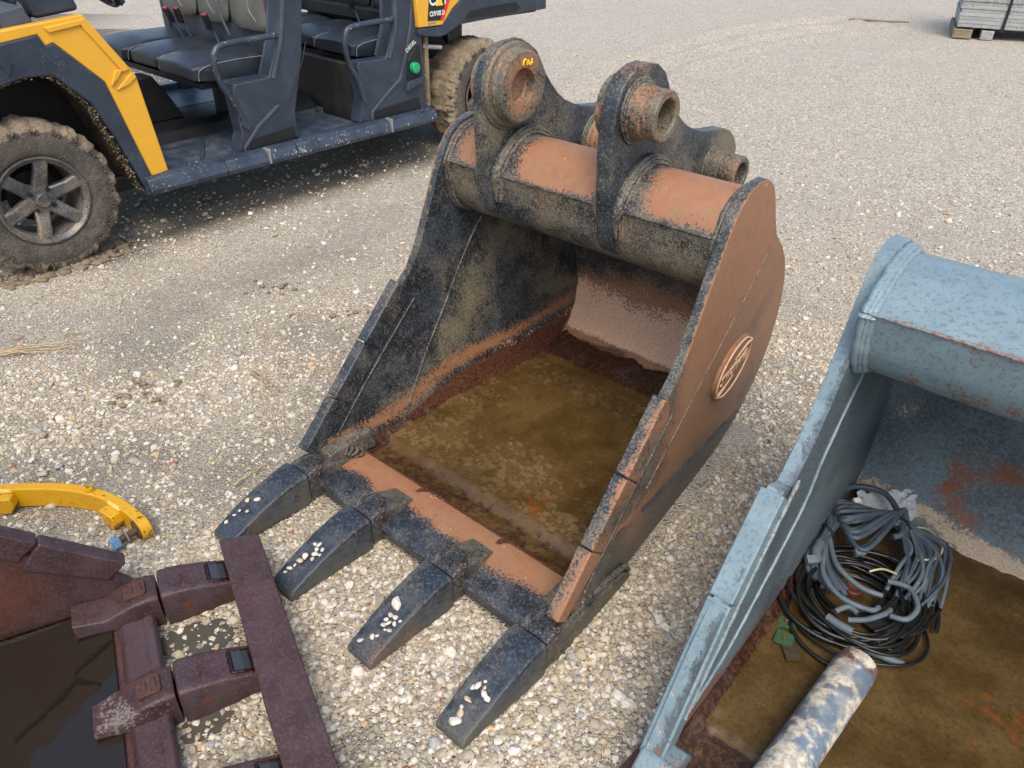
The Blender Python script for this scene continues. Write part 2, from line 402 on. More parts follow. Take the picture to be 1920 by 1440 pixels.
def stone_mesh(i, sub=2, flat=.62):
    bm = bmesh.new(); bmesh.ops.create_icosphere(bm, subdivisions=sub, radius=1)
    rs = random.Random(i*13+5); ax = Vector((rs.uniform(.75, 1.3), rs.uniform(.7, 1.1), flat*rs.uniform(.8, 1.2)))
    planes = [(Vector((rs.gauss(0, 1), rs.gauss(0, 1), rs.gauss(0, 1))).normalized(), rs.uniform(.5, .85)) for _ in range(11)]
    for v in bm.verts:
        p = v.co.copy()
        for n_, d in planes:
            k = p.dot(n_)
            if k > d: p -= n_*(k-d)
        p *= 1+.14*noise.noise(v.co*1.6+Vector((i*3.1, 0, 0)))
        v.co = Vector((p.x*ax.x, p.y*ax.y, p.z*ax.z))
    for f in bm.faces: f.smooth = i % 3 == 0
    me = bpy.data.meshes.new('stone'); bm.to_mesh(me); bm.free(); return me

def stone_mat():
    mt, t, b = nt_new('limestone_pebble'); nb = NB(t); v = objvec(nb)
    r = nb.n('ShaderNodeObjectInfo').outputs['Random']
    col = nb.ramp(r, [(0, '#a39985'), (.14, '#c9bfaa'), (.3, '#b4a990'), (.45, '#dad2c2'), (.6, '#a99f8f'), (.72, '#d6d1c6'), (.82, '#beb097'), (.90, '#a2a2a1'), (.94, '#c9ab84'), (.97, '#b09a86'), (.993, '#a3644c')], 'CONSTANT')
    add = nb.n('ShaderNodeVectorMath', operation='ADD'); t.links.new(v, add.inputs[0]); t.links.new(r, add.inputs[1])
    n = nb.noise(add.outputs[0], 2.2, 5, .7)
    col = nb.mix(nb.math('MULTIPLY', nb.step(n, .42, .7), .45), col, lin('#8b7d66'))
    t.links.new(col, b.inputs['Base Color']); b.inputs['Roughness'].default_value = .82; b.inputs['Specular IOR Level'].default_value = .3
    t.links.new(nb.bump(n, .35, .15), b.inputs['Normal']); return mt
M['stone'] = stone_mat()
stones = []
for i in range(7):
    me = stone_mesh(i); me.materials.append(M['stone']); stones.append(me)

BK = (Vector((-.082, 1.8, 0)), -.704); GB = (Vector((.285, .915, 0)), -.69); RB = (Vector((-.938, 1.406, 0)), math.radians(118))
def local(fr, x, y):
    dx, dy = x-fr[0].x, y-fr[0].y; c, s = math.cos(fr[1]), math.sin(fr[1]); return dx*c+dy*s, -dx*s+dy*c
def blocked(x, y):
    u, v = local(BK, x, y)
    if -.49 < u < .49 and -.31 < v < .93: return True
    u, v = local(GB, x, y)
    if .02 < u < 1.4 and -.2 < v < 1.25: return True
    u, v = local(RB, x, y)
    if -1.3 < u < .0 and .04 < v < 1.1: return True
    return False

def pebbly(x, y, w, s):
    k = .18+.14*nz((x, y, 0), 1.7)
    if y < 1.75: k = max(k, .95*min(1, (1.75-y)/.35+.2))
    if x > .25: k = max(k, .75-.28*max(0, y-1.6))
    if x < -1.1: k = max(k, .9-2.2*abs(y-2.05))
    d_ = abs(y-(2.9+.35*x)); k = max(k, .55-d_*1.8)
    return k*(1-.8*s)*(1-.5*w)
def scatter(name, n, rmin, rmax, smin, smax, meshes, label, dens=None, sink=.25, power=2.0, seed=1):
    rg = np.random.default_rng(seed); P = []; S = []; T = []; R = []
    cnt = 0
    while len(P) < n and cnt < 12*n:
        m_ = 20000; cnt += m_
        rr = np.sqrt(rg.uniform(rmin**2, rmax**2, m_)) if power == 2 else rg.uniform(rmin, rmax, m_)
        th = rg.uniform(math.radians(35), math.radians(150), m_); X = rr*np.cos(th); Y = rr*np.sin(th)
        for x, y, q in zip(X, Y, rg.uniform(0, 1, m_)):
            w, s = patch(x, y)
            d = (1-.88*s)*(1-.45*w) if dens is None else dens(x, y, w, s)
            if q > d or blocked(x, y): continue
            sz = smin*(smax/smin)**(rg.uniform(0, 1)**1.7)
            P.append((x, y, ground_z(x, y)+sz*sink)); S.append(sz); T.append(rg.integers(0, len(meshes)))
            R.append((rg.normal(0, .35), rg.normal(0, .35), rg.uniform(0, 6.28)))
            if len(P) >= n: break
    me = bpy.data.meshes.new(name); me.vertices.add(len(P)); me.vertices.foreach_set('co', np.array(P, np.float32).ravel())
    a = me.attributes.new('size', 'FLOAT', 'POINT'); a.data.foreach_set('value', np.array(S, np.float32))
    a = me.attributes.new('pick', 'INT', 'POINT'); a.data.foreach_set('value', np.array(T, np.int32))
    a = me.attributes.new('turn', 'FLOAT_VECTOR', 'POINT'); a.data.foreach_set('vector', np.array(R, np.float32).ravel())
    o = bpy.data.objects.new(name, me); COL.objects.link(o); tag(o, label=label, kind='stuff')
    ng = bpy.data.node_groups.new(name+'_nodes', 'GeometryNodeTree')
    ng.interface.new_socket('Geometry', in_out='INPUT', socket_type='NodeSocketGeometry'); ng.interface.new_socket('Geometry', in_out='OUTPUT', socket_type='NodeSocketGeometry')
    gi = ng.nodes.new('NodeGroupInput'); go = ng.nodes.new('NodeGroupOutput'); iop = ng.nodes.new('GeometryNodeInstanceOnPoints')
    def named(nm, dt):
        nd = ng.nodes.new('GeometryNodeInputNamedAttribute'); nd.data_type = dt; nd.inputs['Name'].default_value = nm; return nd.outputs[0]
    gti = ng.nodes.new('GeometryNodeGeometryToInstance')
    for me_ in reversed(meshes):
        oo = SRC[me_.name]
        oi = ng.nodes.new('GeometryNodeObjectInfo'); oi.inputs[0].default_value = oo; oi.transform_space = 'ORIGINAL'
        ng.links.new(oi.outputs['Geometry'], gti.inputs[0])
    ng.links.new(gti.outputs[0], iop.inputs['Instance'])
    iop.inputs['Pick Instance'].default_value = True
    ng.links.new(gi.outputs[0], iop.inputs['Points']); ng.links.new(named('pick', 'INT'), iop.inputs['Instance Index'])
    e2r = ng.nodes.new('FunctionNodeEulerToRotation'); ng.links.new(named('turn', 'FLOAT_VECTOR'), e2r.inputs[0])
    ng.links.new(e2r.outputs[0], iop.inputs['Rotation']); ng.links.new(named('size', 'FLOAT'), iop.inputs['Scale'])
    ng.links.new(iop.outputs[0], go.inputs[0])
    md = o.modifiers.new('scatter', 'NODES'); md.node_group = ng
    return o
# the source stones lie loose on the ground in view
SRC = {}
for i, me in enumerate(stones):
    o = bpy.data.objects.new('stone', me); SRC[me.name] = o
    COL.objects.link(o)
SP = [(-1.63, 2.12), (-1.60, 1.98), (-1.25, 1.66), (-1.36, 1.60), (-.02, 1.01), (.02, .985), (-.07, 1.04)]
SL = ['bluish grey loose stone behind the left end of the yellow arm', 'white flat stone close to the yellow arm\'s left lug', 'tan rounded stone below the middle of the yellow arm',
      'pale stone between the yellow arm and the maroon bucket edge', 'grey stone on the gravel right of the maroon steel bar', 'cream stone beside the grey one right of the maroon bar', 'small pale stone left of the grey one by the maroon bar']
for (me, (x, y), lb) in zip(stones, SP, SL):
    o = SRC[me.name]; o.location = (x, y, .006); s = random.uniform(.015, .02)
    # object scale must not change the shared mesh: instances use ORIGINAL space
    o.scale = (s, s, s); tag(o, lb, 'stone')

scatter('fine_gravel', 90000, .85, 4.2, .0026, .006, stones[:4], 'fine pale grit between the pebbles', seed=3, sink=.1)
scatter('gravel', 34000, .85, 3.3, .0065, .0125, stones, 'rounded pale limestone pebbles covering the yard', seed=4, sink=.05, dens=pebbly)
scatter('far_gravel', 26000, 3.0, 9.5, .005, .012, stones[:4], 'loose pale gravel on the far yard', power=1, seed=5)
scatter('coarse_gravel', 2300, .85, 5.5, .0115, .022, stones, 'larger loose limestone pieces among the pebbles', sink=.2, seed=6, dens=pebbly)

# ------------------------------------------------------------------ tooth and adapter (shared by buckets)
def rrect(w, z0, z1, r, x=0, n=3):
    pts = []
    for cx, cz, a0 in ((w/2-r, z1-r, 0), (-w/2+r, z1-r, 90), (-w/2+r, z0+r, 180), (w/2-r, z0+r, 270)):
        for k in range(n+1):
            a = math.radians(a0+90*k/n); pts.append((x+cx+r*math.cos(a), cz+r*math.sin(a)))
    return pts

def tooth_mesh(wear, L=.285, window=False):
    secs = []
    prof = [(0, .098, .002, .108, .008), (-.004, .104, -.002, .114, .009), (-.02, .105, -.003, .113, .008), (-.07, .102, .0, .106, .007), (-.13, .097, .004, .093, .006),
            (-.18, .094, .006, .077, .005), (-.23, .091, .007, .058, .005), (-.27, .088, .006, .040, .004), (-.285, .087, .006, .031, .004), (-.289, .084, .010, .026, .003)]
    for y, w, z0, z1, r in prof:
        y = y*L/.289
        secs.append([(x, y, max(z, -.003)) for x, z in rrect(w, z0, z1, r)])
    bm = loft(secs)
    # shallow dished top towards the tip
    me = finish(bm, 40, None, .018)
    for v in me.vertices:
        if v.co.z > .03 and abs(v.co.x) < .032 and -.25 < v.co.y < -.13:
            v.co.z -= .006*math.sin(PI*(-.13-v.co.y)/.12)*min(1, (.036-abs(v.co.x))/.012)
        v.co += Vector((nz(v.co, 30), nz(v.co, 30, 4), nz(v.co, 30, 8)))*.0012
    at = me.color_attributes.new('wear', 'FLOAT_COLOR', 'POINT'); buf = np.empty(len(me.vertices)*4, np.float32)
    for i, v in enumerate(me.vertices): buf[4*i:4*i+4] = wear(v.co)
    at.data.foreach_set('color', buf)
    return me

def adapter_mesh(wear, tail=.165, lipz=.064, front=.03):
    # (y, ztop, zbot, halfwidth)
    secs = []
    for y, w, z0, z1, r in [(0, .094, .004, .106, .009), (.02, .097, .004, .111, .009), (.055, .097, .006, .109, .008), (.095, .094, .03, .096, .007), (.13, .088, .045, .082, .005), (tail, .08, .05, lipz+.006, .004)]:
        secs.append([(x, y, z) for x, z in rrect(w, z0, z1, r)])
    bm = loft(secs)
    return finish(bm, 35, wear, .022)

def pad_mesh(wear):
    bm = bmesh.new()
    pts = rrect(.052, -.026, .026, .008)
    extr([(x, y+.05) for x, y in pts], lambda u, v, w: (u, v, w + (.111-(v-.05)*.02)), -.004, .007, bm)
    # raised bar pair on the pad
    for dy in (-.012, .008): extr([(-.014, .05+dy-.004), (.014, .05+dy-.004), (.014, .05+dy+.004), (-.014, .05+dy+.004)], lambda u, v, w: (u, v, w+.117), 0, .004, bm)
    return finish(bm, 30, wear, .02)

def pin_mesh(side, wear):
    bm = lathe([(0, .0512), (.008, .0530), (.012, .0520), (.0125, .047)], 14, lambda h, c, s: (side*h, -.055+c, .052+s))
    return finish(bm, 40, wear)

def cst(r, g, b, a): return lambda co: (r, g, b, a)

def tooth_wear(seed, rustiness=.1):
    def f(co):
        n = nz(co, 14, seed); e = 1 if abs(co.x) > .04 else 0
        return (.05+.45*n+rustiness + .05*e*(co.y < -.2), .36+.35*nz(co, 9, seed+3)+.25*(co.z < .03)+.15*e, 0, -.05+.4*nz(co, 25, seed+5))
    return f

# ------------------------------------------------------------------ big black bucket
bk = empty('excavator_bucket', BK[0], BK[1], label='big black and orange-rusted excavator bucket with four teeth, standing in the middle', cat='bucket')
HW = .496
def bx(s, y, z, off=0): return s*(HW - off - .049*y + .022*z)
FRONT = [(-.215, .055), (-.245, .155), (-.09, .318), (.06, .475), (.135, .56), (.18, .60), (.22, .665), (.26, .755), (.295, .835), (.32, .895), (.345, .945), (.38, .99), (.42, 1.018), (.47, 1.031), (.525, 1.027), (.575, .998), (.61, .955), (.65, .885), (.695, .822)]
REAR = [(.80, .752), (.89, .672), (.955, .592), (1.005, .50), (1.035, .40), (1.042, .31), (1.025, .225), (.985, .15), (.92, .085), (.84, .04), (.74, .012), (.60, .0), (.037, -.0), (-.215, .0)]
def crease(y, z):   # signed distance behind the fold line running from the upper rear down to the front bottom
    return max(0, ((y-.695)*.665 - (z-.822)*.747))
def seam_w(co):
    return 0
def plate_wear(s):
    def f(co):
        y, z = co.y, co.z; xm = bx(s, y, z, .014)-s*.075*crease(y, z); outer = (co.x-xm)*s > 0
        n = nz(co, 5, 2); n2 = nz(co, 2.2, 9)
        if s > 0 and outer:
            r = .74 + .45*n2 + .45*n
            r -= (.45 if z < .226-.147*y else 0)        # strip under the heel seam is blacker
            g = .5
            if z < .40-.35*y: r -= .2
            r -= .35*max(0, 1-abs(crease(y, z) if crease(y, z) > 0 else .3)/.02)*.3; r -= .5*max(0, 1-(y+.0)/.25)*(z > .25)
            return (r, g, -.2, -.3)
        if s > 0: return (.1, .35, .0, -.3)
        if outer: return (.5+n, .5, -.2, -.3)
        # interior of the left plate
        ochre = .26 + .35*n + .30*max(0, 1-abs((y-.47)-(z-.5)*.9)/.22)
        line = .055 + .16*max(0, min(1, (y+.2)/1.0))
        low = line + .05*n2
        r = .0 + .95*max(0, 1-abs(z-(low+.05))/.06) + .3*n2 + .15*n
        b = 1.1*max(0, min(1, (low+.02-z)/.05)) if z < low+.05 else -.1
        if y > .5 and z > .3: ochre += .22*min(1, (y-.5)/.2)
        if y > .55 and z > .35: ochre -= .12
        pale = .30 if (abs(z-low) < .02 and y > .5) else -.3
        return (r, ochre, b, pale)
    return f
def side_plate(s):
    poly = FRONT+REAR; bm = bmesh.new()
    extr(poly, lambda u, v, w: (bx(s, u, v, w), u, v), 0, .028, bm)
    bmesh.ops.bisect_plane(bm, geom=bm.verts[:]+bm.edges[:]+bm.faces[:], plane_co=(0, .695, .822), plane_no=(0, .665, -.747))
    bmesh.ops.triangulate(bm, faces=bm.faces)
    me = finish(bm, 25, None, .02 if s > 0 else .03)
    for v in me.vertices:
        v.co.x -= s*.075*crease(v.co.y, v.co.z)
    at = me.color_attributes.new('wear', 'FLOAT_COLOR', 'POINT'); buf = np.empty(len(me.vertices)*4, np.float32); f = plate_wear(s)
    edge_front = [Vector((0, y, z)) for y, z in densify(FRONT[:17], .006)]
    me.update()
    for i, v in enumerate(me.vertices):
        c = list(f(v.co))
        d = min((Vector((0, v.co.y, v.co.z))-e).length for e in edge_front)
        if d < .012 and (v.co.x-bx(s, v.co.y, v.co.z, .004))*s < 0: c = [-.25, .42, -.2, -.3]
        buf[4*i:4*i+4] = c
    at.data.foreach_set('color', buf)
    return put('side_plate', me, M['bucket'], bk, .003)
sp_l = side_plate(-1); sp_r = side_plate(1)
sp_r['label'] = 'orange rusted outer side plate'; sp_l['label'] = 'black inner side plate streaked with rust'

# wear blades bolted along the mouth edge of both plates: three lengths each
BL = [((.118, .578), (-.032, .4215)), ((-.035, .4185), (-.170, .278)), ((-.173, .275), (-.303, .139))]
for s in (-1, 1):
    par = sp_l if s < 0 else sp_r
    for k, (p, q) in enumerate(BL):
        p = Vector(p); q = Vector(q); d = (q-p).normalized(); nrm = Vector((-d.y, d.x))
        if nrm.x < 0: nrm = -nrm
        wd = .085 if s > 0 else .075
        wb = wd*.95
        a, b_ = p, q; c = q+nrm*wb; e = p+nrm*wd
        if k == 0: poly = [a, b_, c, e+d*.03, e+d*.005-nrm*.03]
        elif k == 2: poly = [a, b_, q+nrm*.05+d*.0, e]
        else: poly = [a, b_, c, e]
        def wf(co, k=k, s=s):
            inner = (co.x-bx(s, co.y, co.z, .013))*s < 0
            n = nz(co, 8, 4)
            if s > 0: return (.60+.55*n if not inner else .1, .45, 0, -.3) if k < 2 else (.65+.5*n if not inner else .45, .5, 0, -.3)
            return (.05+.2*n, .3+.3*n, 0, -.3)
        bm = extr([(v.x, v.y) for v in poly], lambda u, v, w: (bx(s, u, v, w), u, v), -.006, .034)
        put('wear_blade', finish(bm, 25, wf, .03), M['bucket'], par, .004)
    # bead between blades and plate
    o_ = -.003 if s > 0 else .031
    P = [(bx(s, y, z, o_), y, z) for y, z in ((.180, .50), (.06, .385), (-.06, .265), (-.18, .135))]
    bm = weld(P, .003, 8, 3+s)
    put('weld_bead', finish(bm, 60, cst(.05, .45, 0, -.3)), M['bucket'], par)

P = [(bx(1, y, z, .0)+.0005, y, z) for y, z in [(.690-.59*t, .817-.525*t) for t in np.linspace(0, 1, 16)]]
put('fold_bead', finish(tube(P, lambda i, t: .0022, 8), 60, cst(.3, .5, .2, -.4)), M['bucket'], sp_r)
# curved shell: swept between the plates
INNER = [(-.13, .028), (.1, .02), (.4, .02), (.70, .026), (.79, .048), (.86, .092), (.915, .152), (.952, .22), (.972, .31), (.974, .40), (.955, .48), (.915, .565), (.858, .645), (.79, .72), (.70, .78), (.62, .84), (.56, .90)]
OUTER = [(.60, .915), (.66, .855), (.73, .795), (.80, .745), (.885, .668), (.95, .588), (1.0, .497), (1.03, .40), (1.037, .31), (1.02, .225), (.98, .15), (.915, .082), (.84, .038), (.74, .010), (.6, .001), (-.13, .003)]
def shell_wear_shade(co):
    y, z = co.y, co.z; n = nz(co, 3, 1); n2 = nz(co, 9, 2)
    dist_out = min(math.dist((y, z), q) for q in OUTER)
    inn = min(math.dist((y, z), q) for q in INNER)
    if dist_out < inn: return (.35+n, .5, 0, -.3)
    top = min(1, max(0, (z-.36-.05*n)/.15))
    tp = min(1, max(0, (z-.32-.05*n)/.15))  # upper band darker: worn black paint plus the tube's shadow put into colour
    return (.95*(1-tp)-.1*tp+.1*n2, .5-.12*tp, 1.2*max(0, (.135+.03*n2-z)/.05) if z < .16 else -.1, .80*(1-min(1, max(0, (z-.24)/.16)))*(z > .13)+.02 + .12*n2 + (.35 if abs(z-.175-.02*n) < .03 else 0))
bm = bmesh.new(); prof = densify(INNER)+densify(OUTER)
NX = 26; rings = []
for k in range(NX+1):
    u = -1+2*k/NX
    rings.append([(u*(bx(1, y, z, .026)-.075*crease(y, z)), y, z) for y, z in prof])
loft(rings, bm, caps=False)
put('shell', finish(bm, 40, shell_wear_shade), M['bucket'], bk)
# weld seam where shell meets plates, and the bead of the flare on the left plate
for s in (-1, 1):
    P = [(bx(s, y, z, .031)-s*.075*crease(y, z), y, z) for y, z in INNER[4:]]
    put('weld_bead', finish(weld(P, .004, 5, 5), 60, cst(.35, .4, .2, -.2)), M['bucket'], sp_l if s < 0 else sp_r)
P = [(bx(-1, y, z, .030)+.075*crease(y, z), y, z) for y, z in [(.53, .73), (.46, .655), (.38, .543), (.30, .42), (.216, .30), (.15, .19), (.10, .10), (.07, .045)]]
put('weld_bead', finish(weld(P, .0034, 6, 9), 60, cst(.2, .5, .3, -.3)), M['bucket'], sp_l)

# torque tube
TP = [(.345, .912), (.347, .90), (.352, .84), (.362, .80), (.385, .765), (.42, .742), (.47, .732), (.53, .74), (.60, .77), (.655, .82), (.64, .88), (.60, .94), (.555, .982), (.50, 1.006), (.455, 1.008), (.415, .995), (.38, .967), (.357, .932)]
TPd = TP
EARX = [(-.311, -.264), (.120, .166)]
def tube_wear(co):
    x, y, z = co; n = nz(co, 6, 3); n2 = nz(co, 20, 1)
    if z > .915 or y > .5:
        d = 1e9
        for a, b_ in EARX: d = min(d, abs(x-b_) if x > b_ else (abs(x-a)+.05 if x < a else 0))
        d = min(d, (x+.47)*1.0+.035) if x < -.36 else d
        front = min(1, max(0, (.955-z)/.045))
        r = .98*min(1, max(-.3, (d-.025-.03*n)/.085)) - .35*front
        return (r+.1*n, .45, 0, -.1+.2*n)
    return (.14+.3*n, .52+.35*n+.12*n2, 0, -.3)
bm = bmesh.new(); xs = np.linspace(-1, 1, 70)
loft([[(u*bx(1, y, z, .0265), y, z) for y, z in TPd] for u in xs], bm, caps=False)
put('torque_tube', finish(bm, 28, tube_wear), M['bucket'], bk)
P = [(u*bx(1, .345, .912, .03), .3435, .914) for u in np.linspace(-1, 1, 40)]
put('weld_bead', finish(tube(P, lambda i, t: .0035+.001*math.sin(i*2.3), 8), 60, cst(.1, .5, 0, -.3)), M['bucket'], bk)
for s in (-1, 1):
    for rr_, kk in ((.012, 0), (.024, .012)):
        P = [(bx(s, y, z, .030+kk*1.0), y + (y-.49)*(.02 if kk == 0 else .0), z+(z-.87)*(.03 if kk == 0 else .0)) for y, z in TP[:10]+TP[10:]]
        bm = tube([Vector(p) for p in P]+[Vector(P[0])], lambda i, t: .008+.002*math.sin(i*2.1), 8)
        put('weld_bead', finish(bm, 60, cst(.12, .5, 0, -.3)), M['bucket'], bk)

# ears
EP = [(.41, .77), (.372, .778), (.352, .795), (.338, .825), (.326, .88), (.313, .96), (.306, 1.05), (.305, 1.12), (.312, 1.18), (.33, 1.222), (.36, 1.25), (.40, 1.265), (.445, 1.268), (.49, 1.258), (.528, 1.234), (.553, 1.20), (.572, 1.168), (.60, 1.135), (.635, 1.10), (.675, 1.072), (.72, 1.052), (.77, 1.036), (.82, 1.026), (.87, 1.02), (.92, 1.014), (.965, .998), (1.0, .972), (1.025, .935), (1.03, .895), (1.02, .855), (.99, .81), (.94, .76), (.885, .715), (.86, .70), (.75, .775), (.66, .83), (.6, .86), (.5, .84), (.44, .80)]
def ear_wear(k):
    def f(co):
        y, z = co.y, co.z; n = nz(co, 6, k*3+1); e = co.x > EARX[k][1]-.01
        if k == 0: return (.02+.25*n, .26+.4*n+.25*max(0, 1-abs(math.dist((y, z), (.41, 1.157))-.13)/.05), 0, -.3)
        r = -.05+.3*n + 1.3*max(0, y-.86) + (.3 if z > 1.24 else 0)
        return (r, .24+.55*max(0, y-.42)+.4*n, 0, -.3)
    return f
PIN = [((.41, 1.157), .082, .056), ((.87, .905), .062, .042)]
for k, (x0, x1) in enumerate(EARX):
    bm = extr(EP, lambda u, v, w: (w, u, v), x0, x1)
    ear = put('ear_plate', finish(bm, 25, ear_wear(k), .028), M['bucket'], bk, .004)
    # weld build-up where the ear stands on the tube, on both faces
    for side, X in ((-1, x0), (1, x1)):
        base = [(.345, .835), (.339, .912), (.352, .94), (.38, .972), (.415, 1.0), (.455, 1.013), (.50, 1.011), (.555, .987), (.60, .945), (.645, .885)]
        P = smoothpath([(X+side*.004, y+.010, z-.008) for y, z in base], 5)
        put('weld_fillet', finish(tube(P, lambda i, t: (.023+.0012*math.sin(i*1.7))*min(1, .25+t*7), 12), 60, cst(.12, .5, 0, -.3)), M['bucket'], ear)
        for q in range(3):
            a_ = (.25, .8, 1.35)[q]
            P = [(X+side*(.004+.0225*math.sin(a_)), y+.010+(y-.5)*.12*math.cos(a_)*.5, z-.008+(.0225*math.cos(a_) if z > .93 else .004)) for y, z in base]
            put('weld_bead', finish(weld(P, .0045, 6, k*7+q), 60, cst(.1+.08*q, .5, 0, -.3)), M['bucket'], ear)
    for (cy, cz), R0, rh in PIN:
        front = R0 > .07
        def bw(co, cy=cy, cz=cz, k=k, front=front):
            d = math.dist((co.y, co.z), (cy, cz)); n = nz(co, 12, 5)
            return (.18+.32*(d < .085)*(k == 0)+.6*n, .6, 0, -.3)
        if k == 0:
            R1 = .115 if front else .082; R2 = .098 if front else .068
            pr = [(R1+.004, x1), (R1, x1+.012), (R1-.004, x1+.016), (R2+.004, x1+.018), (R2+.003, x1+.026), (R2, x1+.030), (R2, x1+.048), (R2-.006, x1+.052), (R2*.62+.012, x1+.053), (R2*.52, x1+.050), (R2*.5, x1+.022), (R2*.5-.006, x1+.016), (R2*.2, x1+.018), (0, x1+.014)]
        else:
            R1 = .074 if front else .060; R2 = .060 if front else .050; L1 = .085 if front else .10; rh = .050 if front else .042
            pr = [(R1, x1), (R1-.004, x1+.010), (R2+.008, x1+.022), (R2+.006, x1+.04), (R2+.001, x1+.044), (R2+.001, x1+.050), (R2+.004, x1+.053), (R2+.004, x1+L1-.004), (R2, x1+L1), (rh-.004, x1+L1), (rh-.008, x1+L1-.005), (rh-.008, x1+.0), (0, x1-.002)]
        bm = lathe(pr, 48, lambda h, c, s: (h, cy+c, cz+s))
        bo = put('pin_boss', finish(bm, 28, bw), M['bucket'], ear)
        # boss on the inner face
        pr = [(R0+.012, x0), (R0+.008, x0-.012), (R0, x0-.016), (R0, x0-.03), (rh, x0-.03), (rh, x0)]
        put('pin_boss', finish(lathe(pr, 40, lambda h, c, s: (h, cy+c, cz+s)), 28, bw), M['bucket'], ear)
        for q in (0, 1):
            rr_ = (R0+.030+.007*q) if k == 0 else (R1-.001+.007*q)
            P = [(x1+.006-.003*q, cy+rr_*math.cos(a), cz+rr_*math.sin(a)) for a in np.linspace(0, 2*PI, 48)[:-1]]
            put('weld_bead', finish(tube(P, lambda i, t: .0045+.0012*math.sin(i*2.4), 8, closed=True), 60, cst(.1, .5, 0, -.2)), M['bucket'], ear)
        if k == 0 and front:
            for j, pts in enumerate(([(-.018, .0), (-.016, .012), (-.008, .016), (-.003, .008), (-.002, .0)], [(.004, .013), (.005, .002), (.011, -.001), (.016, .006)], [(.019, .014), (.020, .002)])):
                P = smoothpath([(x1+.0535, cy+.012+a, cz+.058+b_) for a, b_ in pts], 4)
                put('paint_mark', finish(tube(P, .0025, 6), 60), M['decal_yellow'], bo)

# heel plate and side skids along the ground
for s in (-1, 1):
    poly = [(-.30, .03), (-.30, -.0), (.05, -.002), (.055, .012), (.02, .045), (-.17, .075), (-.25, .07)]
    bm = extr(poly, lambda u, v, w: (bx(s, u, v, w), u, v), -.016, .006)
    put('corner_shroud', finish(bm, 25, lambda co: (.1+.3*nz(co, 8), .5, 0, -.3), .03), M['bucket'], bk, .005)
    P = [(bx(s, y, z, -.002), y, z) for y, z in ((-.26, .085), (-.17, .085), (-.05, .07), (.03, .05), (.06, .015))]
    put('weld_bead', finish(weld(P, .009, 7, 3), 60, cst(.1, .5, 0, -.3)), M['bucket'], bk)
# painted line along the heel of the right plate
P = [(bx(1, y, z, -.0015)-.075*crease(y, z)+.001, y, z) for y, z in [(.102+(.654)*t, .211-.096*t) for t in np.linspace(0, 1, 14)]]
put('heel_seam', finish(tube(P, lambda i, t: .003+.0015*(1-t), 8), 60, cst(-.3, .1, 0, -.4)), M['tooth'], sp_r)

# cutting lip with sloping nose
LIP = [(-.312, .018), (-.315, .048), (-.298, .062), (-.13, .064), (-.105, .055), (-.09, .028), (-.09, .012)]
def lip_wear(co):
    n = nz(co, 7, 4); n2 = nz(co, 18, 2); y = co.y
    r = 1.15*min(1, max(-.2, (y+.235+.05*n+.02*n2)/.06)) + .1
    if co.z < .045 and y < -.3: r = .45+n
    b = 1.2 if y > -.125+.012*n2 else -.2
    return (r, .3+.2*n, b, .1+.2*n2 if y > -.24 else -.3)
bm = bmesh.new(); loft([[(x, y, z) for y, z in densify(LIP, .03)] for x in np.linspace(-.475, .475, 44)], bm)
put('lip_plate', finish(bm, 25, lip_wear), M['bucket'], bk, .002)

TX = [-.462, -.168, .160, .478]
am = adapter_mesh(lambda co: (.08+.3*nz(co, 12, 3), .42+.3*nz(co, 8), 0, -.3)); pm = pad_mesh(cst(.05, .4, 0, -.3))
tm = [tooth_mesh(tooth_wear(i, .12*(i == 2)+.05*(i == 3))) for i in range(4)]
pins = {s: pin_mesh(s, cst(.2, .3, 0, -.3)) for s in (-1, 1)}
for i, x in enumerate(TX):
    a = put('tooth_adapter', am, M['bucket'], bk, .002); a.location = (x, -.345, 0)
    p_ = put('casting_pad', pm, M['bucket'], a, .0015)
    t_ = put('tooth', tm[i], M['tooth'], bk, 0); t_.location = (x, -.350, 0); t_.rotation_euler = (0, 0, (.02, .0, -.01, -.02)[i])
    for s in (-1, 1): put('tooth_pin', pins[s], M['tooth'], t_)
    # weld apron behind the adapter
    if i in (0, 3):
        s = -1 if i == 0 else 1
        for q in range(4):
            P = [(x-s*.045+s*.02*q*.2, -.20+.01*q, .10-.012*q), (x-s*(.02+.012*q), -.175+.012*q, .108-.010*q), (x+s*.01, -.165+.012*q, .112-.008*q), (x+s*.035, -.185+.01*q, .10)]
            put('weld_bead', finish(weld(P, .0055, 6, q), 60, cst(.1, .45, 0, -.3)), M['bucket'], a).matrix_parent_inverse = Matrix.Translation((-x, .345, 0))
        bm = extr([(-.26, .06), (-.25, .118), (-.17, .12), (-.08, .13), (-.06, .05)], lambda u, v, w: (w, u, v), *( (-.492, -.43) if s < 0 else (.43, .492)))
        put('corner_gusset', finish(bm, 30, lambda co: (.2+.3*nz(co, 8), .5, 0, -.3), .03), M['bucket'], bk, .02, 4)

